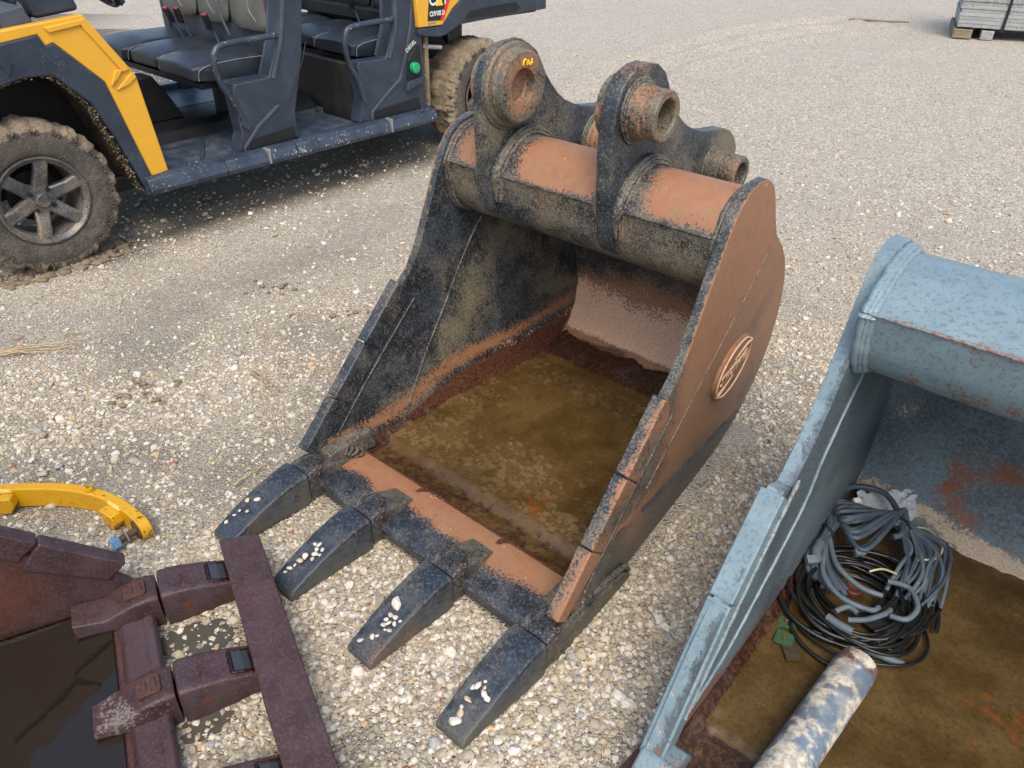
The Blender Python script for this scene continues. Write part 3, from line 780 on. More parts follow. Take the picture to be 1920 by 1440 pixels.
# cast badge on the right plate
LY, LZ = .60, .428
def onplate(y, z, h): return (bx(1, y, z, 0)-.075*crease(y, z)+h, y, z)
badge = put('badge', finish(lathe([(1.06, -.004), (1.05, .010), (1.0, .012), (0, .012)], 64, lambda h, c, s: onplate(LY+.128*c, LZ+.093*s, h)), 30, lambda co: (.8, .5, .38, -.3)), M['bucket'], sp_r)
M['badge_hi'] = simple_mat('scuffed_pale_relief', '#c79e7c', '#d9b594', .6, 60, .2)
ell = lambda a, k=1.0, h=.013: onplate(LY+.128*math.cos(a)*k, LZ+.093*math.sin(a)*k, h)
put('badge_ring', finish(tube([Vector(ell(a, .97)) for a in np.linspace(0, 2*PI, 64)[:-1]], .0034, 8, closed=True), 60), M['badge_hi'], badge)
for sgn in (1, -1):
    P = []
    for t in np.linspace(0, 1, 12):
        u = sgn*(-.1+.93*t); w_ = sgn*(.30+.16*math.sin(t*PI*.55)-.02)
        P.append(Vector(onplate(LY+.128*u, LZ+.093*w_*1.25, .013)))
    put('badge_swoosh', finish(tube(P, lambda i, t: .0015+.0045*t, 8), 60), M['badge_hi'], badge)
def text_obj(name, s, size, mat, parent, origin, xdir, ydir, ext=.002, shear=0, align='CENTER', wscale=1.0, bold=0):
    cu = bpy.data.curves.new(name, 'FONT'); cu.body = s; cu.size = size; cu.extrude = ext; cu.shear = shear
    cu.align_x = align; cu.align_y = 'CENTER'; cu.offset = bold; cu.resolution_u = 3
    xd = Vector(xdir).normalized(); yd = Vector(ydir).normalized(); zd = xd.cross(yd).normalized(); yd = zd.cross(xd)
    mm = Matrix((xd*wscale, yd, zd)).transposed().to_4x4(); mm.translation = Vector(origin)
    tmp = bpy.data.objects.new(name, cu); COL.objects.link(tmp); bpy.context.view_layer.update()
    me = bpy.data.meshes.new_from_object(tmp.evaluated_get(bpy.context.evaluated_depsgraph_get()))
    bpy.data.objects.remove(tmp); me.transform(mm); me.materials.clear()
    return put(name, me, mat, parent)
p0 = Vector(onplate(LY, LZ, .013)); px = Vector(onplate(LY+.05, LZ+.004, .013))-p0; pz = Vector(onplate(LY-.004, LZ+.05, .013))-p0
text_obj('lettering', 'STRICKLAND', .050, M['badge_hi'], badge, p0, px, pz, .0025, .1, wscale=.66, bold=.0008)

# silt and rusty water inside the bucket
def silt_mat(name, wetc, dryc, rustc, edgec, rough=.20):
    mt, t, b = nt_new(name); nb = NB(t); v = objvec(nb)
    at = nb.n('ShaderNodeAttribute', attribute_name='wear'); sep = nb.n('ShaderNodeSeparateColor'); t.links.new(at.outputs['Color'], sep.inputs[0])
    n = nb.noise(v, 6, 6, .65); f = nb.noise(v, 90, 4, .7); g = nb.noise(v, 400, 2, .7)
    col = nb.mix(nb.step(n, .35, .65), lin(wetc), lin(dryc))
    col = nb.mix(nb.math('MULTIPLY', nb.step(f, .45, .7), .5), col, lin(edgec))
    rm = nb.step(nb.math('ADD', sep.outputs[0], nb.math('MULTIPLY', nb.math('SUBTRACT', nb.noise(v, 20, 5, .7), .5), 1.6)), .45, .7)
    col = nb.mix(nb.math('MULTIPLY', rm, .8), col, lin(rustc))
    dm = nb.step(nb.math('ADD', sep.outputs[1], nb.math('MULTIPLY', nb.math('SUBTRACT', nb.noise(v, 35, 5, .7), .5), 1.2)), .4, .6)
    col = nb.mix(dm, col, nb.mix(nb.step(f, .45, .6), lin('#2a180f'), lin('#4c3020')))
    col = nb.mix(nb.math('MULTIPLY', nb.step(g, .68, .76), .6), col, lin('#a08a5c'))
    t.links.new(col, b.inputs['Base Color'])
    t.links.new(nb.math('ADD', nb.rng(n, .35, .65, rough-.16, rough+.12), nb.math('MULTIPLY', dm, .3)), b.inputs['Roughness'])
    h = nb.math('ADD', nb.math('MULTIPLY', f, .5), nb.math('MULTIPLY', g, .2)); t.links.new(nb.bump(h, .35, .004), b.inputs['Normal'])
    b.inputs['Specular IOR Level'].default_value = .45
    return mt
M['silt'] = silt_mat('wet_olive_silt', '#48361a', '#604a2a', '#7d4318', '#2f2112')
M['flake'] = silt_mat('cracked_silt_flake', '#503e22', '#6d5838', '#7d451b', '#33251a', .4)
M['silt2'] = silt_mat('wet_brown_silt', '#45351c', '#5d4b2e', '#75401d', '#2c2012')
def silt(name, x0, x1, y0, y1, zf, wf, mat, label, frame, nx=90, ny=90, xf=None):
    bm = bmesh.new(); V = []
    for j in range(ny+1):
        y = y0+(y1-y0)*j/ny; row = []
        for i in range(nx+1):
            x = x0+(x1-x0)*i/nx
            if xf: x = xf(x, y)
            row.append(bm.verts.new((x, y, zf(x, y))))
        V.append(row)
    for a, b_ in zip(V, V[1:]):
        for i in range(nx): bm.faces.new((a[i], a[i+1], b_[i+1], b_[i]))
    me = finish(bm, 60, wf); o = put(name, me, mat, kind='stuff', label=label)
    o.location = frame[0]; o.rotation_euler = (0, 0, frame[1]); return o
def z_main(x, y):
    n = nz((x, y, 0), 14); n2 = nz((x, y, 4), 45)
    z = .056 + .0012*n + .0008*n2
    b = max(0, (y-.745-.02*n)/.13); z += .055*min(1.3, b) + (.004*nz((x, y, 4), 60)*min(1, b*3) if b > 0 else 0)
    l = max(0, (-.425-x-.02*n)/.05); z += .028*min(1, l)+.008*n2*(l > 0)
    if y < -.0: z = .056 - .024*min(1, (-y)/.03)+.016*min(1, max(0, (-y-.03)/.07)) + .001*n2
    return z
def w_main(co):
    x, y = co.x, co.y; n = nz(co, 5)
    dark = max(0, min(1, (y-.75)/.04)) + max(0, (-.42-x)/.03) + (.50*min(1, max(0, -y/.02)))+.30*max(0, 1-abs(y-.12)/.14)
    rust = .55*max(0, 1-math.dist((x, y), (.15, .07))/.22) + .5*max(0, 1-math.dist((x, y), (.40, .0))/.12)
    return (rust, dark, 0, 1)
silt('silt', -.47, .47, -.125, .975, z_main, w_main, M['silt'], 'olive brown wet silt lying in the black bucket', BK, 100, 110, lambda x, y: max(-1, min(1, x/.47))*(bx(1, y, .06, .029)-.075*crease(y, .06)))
# cracked flakes
def flakes(name, frame, n, fx, mat, label, seed):
    bm = bmesh.new(); rs = random.Random(seed); cl = bm.loops.layers.float_color.new('wear') if False else None
    for _ in range(n):
        x, y, z, sz = fx(rs); k = rs.randint(6, 9); r0 = rs.uniform(.5, 1)*sz; ph = rs.uniform(0, 6.28); el = rs.uniform(.55, 1)
        tx, ty = rs.gauss(0, .05), rs.gauss(0, .05); top = []; bot = []
        for i in range(k):
            a = ph+2*PI*i/k; r = r0*rs.uniform(.7, 1.15); u = r*math.cos(a); w = r*math.sin(a)*el
            lift = .002*rs.random()
            top.append(bm.verts.new((x+u, y+w, z+.0022+tx*u+ty*w+lift))); bot.append(bm.verts.new((x+u*.97, y+w*.97, z-.001+tx*u+ty*w)))
        bm.faces.new(top)
        for i in range(k): bm.faces.new((top[i], bot[i], bot[(i+1) % k], top[(i+1) % k]))
    me = finish(bm, 30, lambda co: w_main(co)); o = put(name, me, mat, kind='stuff', label=label); o.location = frame[0]; o.rotation_euler = (0, 0, frame[1])
def fx_main(rs):
    while True:
        x = rs.uniform(-.42, .42); y = rs.uniform(.005, .72)
        d = 1.1-y/.26 + .5*nz((x, y, 0), 7)
        if x < -.25 and y < .5: d = max(d, .45-(x+.42)*2)
        if y > .6: d = max(d, .5)
        if rs.random() < d: return x, y, z_main(x, y), rs.uniform(.008, .022)
flakes('silt_flakes', BK, 620, fx_main, M['flake'], 'curled cracked flakes of dried silt near the front lip of the black bucket', 5)

# pebbles lined up on the four teeth
PB = [[(-.486, -.599), (-.482, -.571), (-.478, -.554), (-.454, -.541), (-.487, -.518), (-.463, -.501)],
      [(-.192, -.599), (-.188, -.585), (-.183, -.572), (-.181, -.556), (-.178, -.540), (-.182, -.500), (-.166, -.508), (-.150, -.500), (-.145, -.515), (-.158, -.520), (-.151, -.533), (-.170, -.492)],
      [(.139, -.609), (.157, -.588), (.166, -.578), (.184, -.552), (.172, -.556), (.160, -.550), (.168, -.538), (.182, -.534), (.155, -.536), (.190, -.520), (.150, -.497), (.172, -.520), (.158, -.522)],
      [(.47, -.612), (.468, -.592), (.461, -.580), (.463, -.560), (.455, -.535), (.463, -.523), (.478, -.520), (.47, -.508), (.488, -.530), (.50, -.535)]]
WHERE = ['far left black tooth', 'second black tooth from the left', 'third black tooth from the left', 'nearest black tooth']
def tooth_top(yy):   # yy measured from the tooth's back edge
    ys = [0, .02, .07, .13, .18, .23, .27, .285]; zs = [.114, .113, .106, .093, .077, .058, .040, .031]
    return float(np.interp(yy, ys, zs))
M['pebble'] = simple_mat('white_pebble', '#d6d2ca', '#c4baa8', .7, 60, .3); M['pebble_cream'] = simple_mat('cream_pebble', '#c9b79b', '#bba78b', .7, 60, .3)
fcw, fsw = math.cos(BK[1]), math.sin(BK[1])
ORD = ['first', 'second', 'third', 'fourth', 'fifth', 'sixth', 'seventh', 'eighth', 'ninth', 'tenth', 'eleventh', 'twelfth', 'thirteenth']
for ti, pts in enumerate(PB):
    for pi, (x, y) in enumerate(sorted(pts, key=lambda q: q[1])):
        big = (ti == 2 and (x, y) == (.150, -.497)) or (ti == 3 and (x, y) == (.47, -.612))
        s = random.uniform(.006, .0115) if not big else .017
        z = tooth_top(-(y+.35)) - (.004 if -.6 < y < -.48 else 0) + s*.35
        o = bpy.data.objects.new('pebble', stones[random.randrange(7)].copy() if False else PEB[random.randrange(21)]) if 'PEB' in globals() else None
        if o is None:
            PEB = []
            for me in stones:
                for mk in ('pebble', 'pebble', 'pebble_cream'):
                    c_ = me.copy(); c_.materials.clear(); c_.materials.append(M[mk]); PEB.append(c_)
            o = bpy.data.objects.new('pebble', PEB[random.randrange(21)])
        COL.objects.link(o)
        o.location = (BK[0].x+x*fcw-y*fsw, BK[0].y+x*fsw+y*fcw, z); o.scale = (s*random.uniform(.8, 1.3), s, s*.9); o.rotation_euler = (random.uniform(-.4, .4), random.uniform(-.4, .4), random.uniform(0, 6))
        if big: tag(o, 'largest cream pebble on the '+WHERE[ti], 'pebble', 'pebbles set out on the bucket teeth')
        else: tag(o, 'small white pebble, '+ORD[pi]+' from the tip of the '+WHERE[ti], 'pebble', 'pebbles set out on the bucket teeth')

# ------------------------------------------------------------------ pale blue bucket
gb = empty('excavator_bucket', GB[0], GB[1], label='pale blue excavator bucket with a coil of cable inside, at the right edge', cat='bucket')
GW = 1.32
GF = [(-.02, .04), (-.004, .116), (.06, .21), (.14, .33), (.25, .455), (.36, .57), (.395, .60), (.45, .575), (.53, .65), (.60, .765), (.655, .88), (.695, .965), (.735, 1.005), (.79, 1.02), (.85, 1.012), (.90, .98), (.94, .92), (.99, .84)]
GR = [(1.08, .76), (1.16, .66), (1.23, .54), (1.26, .42), (1.265, .31), (1.24, .20), (1.19, .11), (1.12, .05), (1.02, .012), (.9, .0), (-.02, .0)]
def gw_plate(co):
    x, y, z = co; n = nz(co, 5, 3); n2 = nz(co, 16, 1)
    inner = .02 < x < GW-.02
    if inner and x < .3:
        low = .12+.02*n
        return (.05+.25*n2+(.35 if z < low+.04 else 0), .85+.25*n-(.5 if z > .85 else 0), 1.3*max(0, (low-z)/.04) if z < low else -.2, .1+.2*n2-.15)
    d = 0
    return (-.08+.28*n2 + (.2 if z < .25 else 0), .02+.15*n, 0, .0+.3*n+(.25 if z < .3 else 0))
for s, x0, x1 in ((-1, 0, .035), (1, GW-.035, GW)):
    bm = extr(GF+GR, lambda u, v, w: (w, u, v), x0, x1)
    pl = put('side_plate', finish(bm, 25, gw_plate, .04), M['blue'], gb, .006)
    if s < 0: gpl = pl
# mouth-edge blades
for (p, q) in (((.385, .597), (.215, .418)), ((.212, .414), (.002, .118))):
    p = Vector(p); q = Vector(q); d = (q-p).normalized(); nrm = Vector((-d.y, d.x)); nrm = nrm if nrm.x > 0 else -nrm
    poly = [p, q, q+nrm*.06, p+nrm*.06]
    bm = extr([(v.x, v.y) for v in poly], lambda u, v, w: (w, u, v), -.012, .041)
    put('wear_blade', finish(bm, 25, lambda co: (.0+.3*nz(co, 14, 2), .03, 0, .06+.3*nz(co, 5)), .03), M['blue'], gpl, .005)
put('weld_bead', finish(weld([(.044, .45, .60), (.044, .33, .48), (.044, .20, .335), (.044, .08, .19)], .0045, 8, 2), 60, cst(.38, .1, 0, 0)), M['blue'], gpl)
put('weld_bead', finish(weld([(.037, .78, .715), (.037, .64, .55), (.037, .58, .43), (.037, .40, .29), (.037, .25, .2), (.037, .03, .165)], .004, 8, 4), 60, cst(0, .25, 0, .2)), M['blue'], gpl)
GI = [(.0, .03), (.5, .025), (.95, .03), (1.06, .05), (1.14, .10), (1.20, .18), (1.228, .27), (1.23, .36), (1.21, .46), (1.165, .56), (1.10, .65), (1.02, .72), (.92, .80), (.86, .86)]
GO = [(.90, .90), (.96, .845), (1.08, .745), (1.15, .66), (1.22, .54), (1.25, .42), (1.255, .31), (1.23, .2), (1.18, .11), (1.11, .05), (1.0, .012), (.9, .003), (.0, .003)]
def gshell(co):
    x, y, z = co; n = nz(co, 5, 7); n2 = nz(co, 14, 2)
    r = .26+.7*n2+.3*nz(co, 35, 4)+.25*max(0, 1-math.dist((x, z), (.35, .25))/.22) if (z < .34 and x > .25) else .10+.4*n2
    edge = abs(z-(.115+.05*n+.03*math.sin(x*9)))
    return (r, .82-.1*n+.15*(z > .5), 1.2*max(0, (.085+.03*n-z)/.03) if z < .10 else -.2, max(.85*max(0, 1-edge/.045), .45*max(0, 1-math.dist((x, z), (.10, .38))/.08)+.3*n2)+.05)
bm = bmesh.new(); prof = densify(GI)+densify(GO)
loft([[(x, y, z) for y, z in prof] for x in np.linspace(.033, GW-.033, 34)], bm, caps=False)
put('shell', finish(bm, 40, gshell), M['blue'], gb)
GT = [(.595, .937), (.60, .92), (.615, .86), (.64, .81), (.675, .775), (.73, .755), (.79, .76), (.86, .79), (.92, .84), (.93, .90), (.90, .95), (.86, .985), (.81, 1.0), (.76, 1.003), (.70, .99), (.64, .962)]
def gtube(co):
    x, y, z = co; n = nz(co, 6, 1); n2 = nz(co, 22, 3)
    under = z < .83
    return ((.34 if under else -.08)+.6*n2*(1 if under else .5) + (.32 if abs(z-.928) < .01 else 0), .02+.25*n2*(not under), 0, (.0 if under else -.1)+.3*n)
bm = bmesh.new(); loft([[(x, y, z) for y, z in densify(GT, .05)] for x in np.linspace(.034, GW-.034, 60)], bm, caps=False)
put('torque_tube', finish(bm, 30, gtube), M['blue'], gb)
put('weld_bead', finish(tube([(x, .594, .94) for x in np.linspace(.04, GW-.04, 60)], lambda i, t: .004+.0015*math.sin(i*2.1), 8), 60, cst(.5, .2, .1, 0)), M['blue'], gb)
for q in range(3):
    P = [(.041+.008*q, y+(y-.76)*.03*(2-q), z+(z-.88)*.03*(2-q)) for y, z in GT+[GT[0]]]
    put('weld_bead', finish(weld(P, .008, 3, q), 60, cst(.05, .15, 0, 0)), M['blue'], gb)
# dropped lip and corner
bm = bmesh.new(); loft([[(x, y, z) for y, z in [(-.02, .02), (-.02, .055), (.0, .065), (.14, .06), (.16, .02)]] for x in np.linspace(.0, GW, 30)], bm)
put('lip_plate', finish(bm, 25, lambda co: (.5+nz(co, 10), .3, .3, 0)), M['blue'], gb, .004)
bm = extr([(-.06, .02), (-.05, .10), (.0, .135), (.06, .12), (.10, .06), (.10, .0)], lambda u, v, w: (w, u, v), -.006, .075)
put('corner_gusset', finish(bm, 30, lambda co: (.2+.5*nz(co, 12), .2, 0, .1), .03), M['blue'], gb, .018, 4)
def z_g(x, y):
    n = nz((x, y, 0), 12); n2 = nz((x, y, 4), 40); z = .078+.0015*n+.001*n2
    l = max(0, (.075-x-.01*n)/.04); z += .03*min(1, l)+.008*n2*(l > 0)
    z += .03*max(0, (y-1.10)/.1)
    if y < .17+.02*n: z -= .006
    return z
def w_g(co):
    x, y = co.x, co.y
    return (.55*max(0, 1-math.dist((x, y), (.62, .60))/.35)+.35*max(0, 1-math.dist((x, y), (.17, .28))/.12), max(0, (.07-x)/.02)+(.6 if y < .17 else 0)+max(0, (y-1.12)/.05)*.9, 0, 1)
silt('silt', .036, GW-.036, .0, 1.2, z_g, w_g, M['silt2'], 'dark brown wet silt lying in the pale blue bucket', GB, 120, 110)
GFr = (math.cos(GB[1]), math.sin(GB[1]))
def gpos(o): o.location = (GB[0].x, GB[0].y, 0); o.rotation_euler = (0, 0, GB[1]); return o
# steel tube lying on the silt
pe = empty('steel_pipe', GB[0], GB[1], label='thick steel tube with flaking blue and white paint in the pale blue bucket', cat='pipe')
A = Vector((.268, .510, .128)); Bp = Vector((.262, -.02, .125)); Bp = A+(Vector((.235, .06, .125))-A).normalized()*.62; R_ = .048
dv = (Bp-A).normalized()
path = [A+dv*t for t in np.linspace(0, .62, 26)]
bm = tube(path, lambda i, t: R_ if i > 0 else R_-.004, 28)
for v in bm.verts: v.co += Vector((nz(v.co, 25), 0, nz(v.co, 25, 3)))*.0008
put('tube_wall', finish(bm, 40, lambda co: ((.75 if (co-A).length < .055 else .28)+.35*nz(co, 18, 2), .42+.4*nz(co, 16, 5), -.2, .44+.35*nz(co, 22, 8))), M['pipe'], pe)

# coil of cable
coil = empty('cable_coil', GB[0], GB[1], label='tangled coil of slate blue and black cable lying inside the pale blue bucket', cat='cable')
CX, CY = .165, .83
def loop(cx, cy, rx, ry, z, a0, a1, wob, seed, rot=0, n=26):
    rs = random.Random(seed); ph = rs.uniform(0, 6); out = []
    for k in range(n):
        a = a0+(a1-a0)*k/(n-1); q = 1+wob*math.sin(a*2+ph)+wob*.6*math.sin(a*3.3+ph*2)
        u, w = rx*q*math.cos(a), ry*q*math.sin(a); c_, s_ = math.cos(rot), math.sin(rot)
        out.append((cx+u*c_-w*s_, cy+u*s_+w*c_, z+.008*math.sin(a*2.2+ph)))
    return out
rs = random.Random(11)
for k in range(20):     # submerged black loops towards the viewer
    rx = rs.uniform(.095, .165); P = loop(CX+rs.uniform(.0, .05), CY-.10+rs.uniform(-.03, .03), rx, rx*rs.uniform(.95, 1.25), .088+.0035*k+rs.uniform(0, .01), rs.uniform(0, 6), 0, .05, k, rot=rs.uniform(0, 3))
    a0 = rs.uniform(0, 6.28)
    P = loop(CX+rs.uniform(.0, .05), CY-.10+rs.uniform(-.03, .03), rx, rx*rs.uniform(.95, 1.25), .086+.0016*k, a0, a0+rs.uniform(4.6, 6.2), .05, k, rot=rs.uniform(0, 3))
    put('cable', finish(tube(smoothpath(P, 2), rs.choice((.0042, .005, .0062)), 8), 60), M['cable_dark'], coil)
# blue bundle: strands fanning between two ties
T1 = Vector((.055, .855, .15)); T2 = Vector((.205, 1.015, .155))
for k in range(24):
    f_ = (k-11.5)/11.5; a = Vector((.10+.02*f_, 1.05-.0*k, 0))
    mid_ = Vector((.09-.055*f_+rs.uniform(-.012, .012), .925+.075*f_+rs.uniform(-.012, .012), .165+.02*math.cos(f_*2)))
    off = Vector((rs.uniform(-.012, .012), rs.uniform(-.012, .012), rs.uniform(-.012, .016)))
    P = [T2+off, Vector((.16-.03*f_, 1.02-.035*f_, .165+rs.uniform(-.01, .015))), mid_+Vector((rs.uniform(-.012, .012), rs.uniform(-.01, .01), rs.uniform(-.01, .012))), Vector((.055-.02*f_, .92+.015*f_, .158)), T1+off*.6]
    # run on past the tie down to the lower coil
    P += [Vector((.07+.03*f_+rs.uniform(-.01, .01), .79+rs.uniform(-.03, .02), .13)), Vector((.12+.05*f_, .715+rs.uniform(-.02, .02), .11))][: (2 if k % 3 else 1)]
    put('cable', finish(tube(smoothpath(P, 6), rs.uniform(.0058, .0080), 9), 60), M['cable'], coil)
for k in range(20):     # right-hand fan from the second tie, sleeve grey then black
    f_ = (k-9.5)/9.5; off = Vector((rs.uniform(-.012, .012), rs.uniform(-.012, .012), rs.uniform(-.012, .014)))
    jx = [rs.uniform(-.016, .016) for _ in range(6)]; P = [T2+off, Vector((.275-.035*f_+jx[0], .985-.04*f_+jx[1], .15)), Vector((.30-.05*f_+jx[2], .90-.02*f_+jx[3], .135+abs(jx[0]))), Vector((.30-.055*f_+jx[4], .81+jx[5]*1.5, .115))]
    put('cable', finish(tube(smoothpath(P, 6), rs.uniform(.0042, .0062), 9), 60), M['cable'] if k % 3 else M['cable_grey'], coil)
    P = [P[-1], Vector((.295-.055*f_, .72, .105)), Vector((.25-.04*f_, .66+.01*f_, .1))]
    put('cable', finish(tube(smoothpath(P, 6), .0048, 8), 60), M['cable_dark'], coil)
put('cable', finish(tube(smoothpath([(.06, .90, .16), (.03, .99, .17), (.045, 1.075, .17), (.12, 1.10, .175), (.18, 1.05, .17), (.215, .98, .165), (.20, .95, .16)], 8), .0085, 10), 60), M['cable'], coil)
for P in ([(.07, .84, .15), (.12, .76, .15), (.19, .73, .145), (.245, .742, .14)], [(.065, .83, .145), (.10, .72, .14), (.165, .67, .14), (.235, .675, .14), (.25, .70, .138)], [(.24, .79, .15), (.29, .80, .152), (.325, .75, .15), (.315, .70, .145), (.28, .69, .14)],
          [(.205, .62, .13), (.24, .64, .14), (.27, .69, .14), (.275, .71, .14)], [(.17, .63, .125), (.19, .66, .13), (.215, .655, .13)]):
    put('cable', finish(tube(smoothpath(P, 8), .0070, 10), 60), M['cable_grey'], coil)
for P, r in (([(.16, .605, .12), (.19, .60, .12), (.225, .60, .12)], .011), ([(.055, .81, .15), (.06, .77, .15), (.075, .745, .14)], .013)):
    put('cable', finish(tube(smoothpath(P, 6), r, 10), 60), M['cable_grey'], coil)
put('cable', finish(tube(smoothpath([(.215, 1.05, .13), (.26, 1.07, .14), (.31, 1.02, .15), (.315, .96, .15), (.29, .93, .15), (.275, .92, .145)], 8), .0028, 8), 60), M['cream'], coil)
put('cable', finish(tube(smoothpath([(.19, .815, .13), (.215, .835, .14), (.25, .83, .15)], 8), .003, 8), 60), M['cream'], coil)
put('cable', finish(tube(smoothpath([(.0+.05, .70, .09), (.065, .60, .088), (.115, .53, .088), (.18, .50, .088), (.24, .50, .088)], 8), .0052, 8), 60), M['cable_dark'], coil)
put('cable', finish(tube(smoothpath([(.115, .56, .088), (.18, .575, .09), (.25, .575, .09), (.31, .62, .09), (.335, .70, .09), (.33, .78, .1)], 8), .0062, 8), 60), M['cable_dark'], coil)
for T in (T1, T2):
    P = [T+Vector((.026*math.cos(a), .012*math.cos(a)*(-1), .026*math.sin(a))) for a in np.linspace(0, 2*PI, 20)[:-1]]
    put('cable_tie', finish(tube(P, .002, 6, closed=True), 60), M['utv_black'], coil)
for (x, y, z, s_) in ((.062, .735, .15, .016), (.075, 1.02, .17, .011), (.15, .84, .155, .014)):
    bm = box(-s_, s_, -s_*.7, s_*.7, -s_*.6, s_*.6); bmesh.ops.transform(bm, matrix=Matrix.Translation((x, y, z)) @ Matrix.Rotation(.8, 4, 'Z') @ Matrix.Rotation(.4, 4, 'X'), verts=bm.verts)
    put('connector', finish(bm, 30), M['cable_grey'] if s_ > .012 else M['white'], coil, .002)
# small things round the coil
bm = lathe([(0, .0), (.021, .0), (.023, .004), (.023, .016), (.019, .019), (.014, .019), (.012, .014), (0, .014)], 24, lambda h, c, s: (.175+c, .765+s, .082+h))
gpos(tag(put('bottle_cap', finish(bm, 35), M['brown']), 'reddish brown round cap lying in the middle of the cable coil', 'cap'))
for i, (x, y, r, mt_, lb) in enumerate(((.082, .555, .5, 'sachet', 'upper green foil square beside the left wall of the pale blue bucket'), (.10, .502, .15, 'sachet', 'lower green foil square on the silt left of the steel pipe'), (.135, .475, .7, 'scrap', 'dark crumpled scrap below the green foil squares'))):
    bm = bmesh.new(); n = 8; s_ = .022; V = [[bm.verts.new((x+s_*(u*math.cos(r)-v*math.sin(r)), y+s_*(u*math.sin(r)+v*math.cos(r)), .084+.004*abs(nz((u*2+i, v*2, 0), 1.3))+.002)) for u in np.linspace(-1, 1, n)] for v in np.linspace(-1, 1, n)]
    for a, b_ in zip(V, V[1:]):
        for k in range(n-1): bm.faces.new((a[k], a[k+1], b_[k+1], b_[k]))
    bmesh.ops.solidify(bm, geom=bm.faces[:], thickness=.002)
    o = gpos(tag(put('foil_square' if i < 2 else 'scrap', finish(bm, 30), M[mt_]), lb, 'litter'))
    if i < 2:
        bm = lathe([(0, .006), (.005, .005), (.006, 0)], 10, lambda h, c, s: (x+c, y+s, .088+h)); put('rust_dot', finish(bm, 30), M['bolt_rust'], o)
# white plastic scrap against the back
bm = bmesh.new(); nx_, ny_ = 22, 12; V = []
c0 = [Vector((.055, 1.10)), Vector((.225, 1.225)), Vector((.235, 1.155)), Vector((.115, 1.02))]
for j in range(ny_):
    row = []
    for i in range(nx_):
        u, v = i/(nx_-1), j/(ny_-1); p = (c0[0]*(1-u)+c0[1]*u)*(1-v)+(c0[3]*(1-u)+c0[2]*u)*v
        base = z_g(p.x, p.y)+.012+.075*(1-v)*.5
        row.append(bm.verts.new((p.x+.006*nz((u*6, v*5, 1)), p.y, base+.022*abs(nz((u*5, v*4, 0), 1.4))+.010*abs(nz((u*9, v*8, 2), 1.5)))))
    V.append(row)
for a, b_ in zip(V, V[1:]):
    for k in range(nx_-1): bm.faces.new((a[k], a[k+1], b_[k+1], b_[k]))
bmesh.ops.solidify(bm, geom=bm.faces[:], thickness=.002)
gpos(tag(put('plastic_bag', finish(bm, 24), M['bag']), 'crumpled white plastic bag between the cable coil and the bucket back', 'bag'))
# screwdriver-like rod
rod = tag(empty('screwdriver', GB[0], GB[1]), 'thin grey-handled tool lying across the far end of the steel pipe', 'tool')
put('shaft', finish(tube([(.232, .585, .092), (.262, .59, .094)], .004, 8), 60), M['cable_dark'], rod)
put('handle', finish(tube([(.262, .59, .096), (.285, .592, .098), (.345, .604, .098), (.352, .606, .098)], lambda i, t: (.005, .0085, .009, .006)[i], 12), 60), M['cable_grey'], rod)

# ------------------------------------------------------------------ maroon bucket, lower left
rb = empty('excavator_bucket', RB[0], RB[1], label='dark maroon rusted excavator bucket filled with dark water at the lower left', cat='bucket')
RW = 1.27
RFp = [(.05, .02), (.055, .09), (.085, .135), (.13, .17), (.25, .285), (.34, .37), (.42, .47), (.50, .60), (.56, .72), (.62, .80), (.70, .83), (.80, .78), (.92, .70), (1.05, .56), (1.12, .42), (1.14, .30), (1.10, .16), (1.0, .05), (.86, .0), (.05, .0)]
def rw(co):
    n = nz(co, 4, 2); n2 = nz(co, 12, 1)
    low = .065+.03*n
    return (.25+.5*n+.25*max(0, 1-math.dist((co.y, co.z), (.45, .2))/.2), .15+.3*n2, 1.2*max(0, (low-co.z)/.03) if co.z < low else -.1, -.4)
for x0, x1 in ((.0, .026), (-RW, -RW+.026)):
    pl = put('side_plate', finish(extr(RFp, lambda u, v, w: (w, u, v), x0, x1), 25, rw, .04), M['rusty'], rb, .004)
    for (p, q) in (((.052, .172), (.210, .312)), ((.214, .316), (.40, .48))):
        p = Vector(p); q = Vector(q); d = (q-p).normalized(); nrm = Vector((d.y, -d.x)); nrm = nrm if nrm.y < 0 else -nrm
        poly = [p, q, q+nrm*.085, p+nrm*.062+d*.012]
        bm = extr([(v.x, v.y) for v in poly], lambda u, v, w: (w, u, v), x0-.008, x1+.008)
        put('wear_blade', finish(bm, 25, cst(.1, .45, -.2, -.4), .03), M['rusty'], pl, .004)
RI = [(.05, .032), (.11, .034), (.3, .02), (.86, .02), (.98, .06), (1.07, .16), (1.11, .30), (1.09, .42), (1.02, .55), (.90, .67), (.78, .75)]
RO = [(.80, .77), (.915, .69), (1.04, .56), (1.11, .42), (1.13, .30), (1.09, .16), (.99, .05), (.86, .003), (.05, .006)]
bm = bmesh.new(); prof = densify(RI)+densify(RO)
loft([[(x, y, z) for y, z in prof] for x in np.linspace(-RW+.024, .002, 30)], bm, caps=False)
put('shell', finish(bm, 40, lambda co: (.3+.5*nz(co, 6), .1, .9 if co.z < .05 and co.y > .12 else 0, -.4)), M['rusty'], rb)
LP = [(.022, .012), (.020, .042), (.028, .054), (.045, .055), (.052, .05), (.098, .05), (.112, .034), (.112, .012)]
bm = bmesh.new(); loft([[(x, y, z) for y, z in LP] for x in np.linspace(-RW+.02, -.02, 30)], bm)
put('lip_plate', finish(bm, 25, lambda co: (-.1, .55+.4*nz(co, 8), .35, -.4)), M['rusty'], rb, .003)
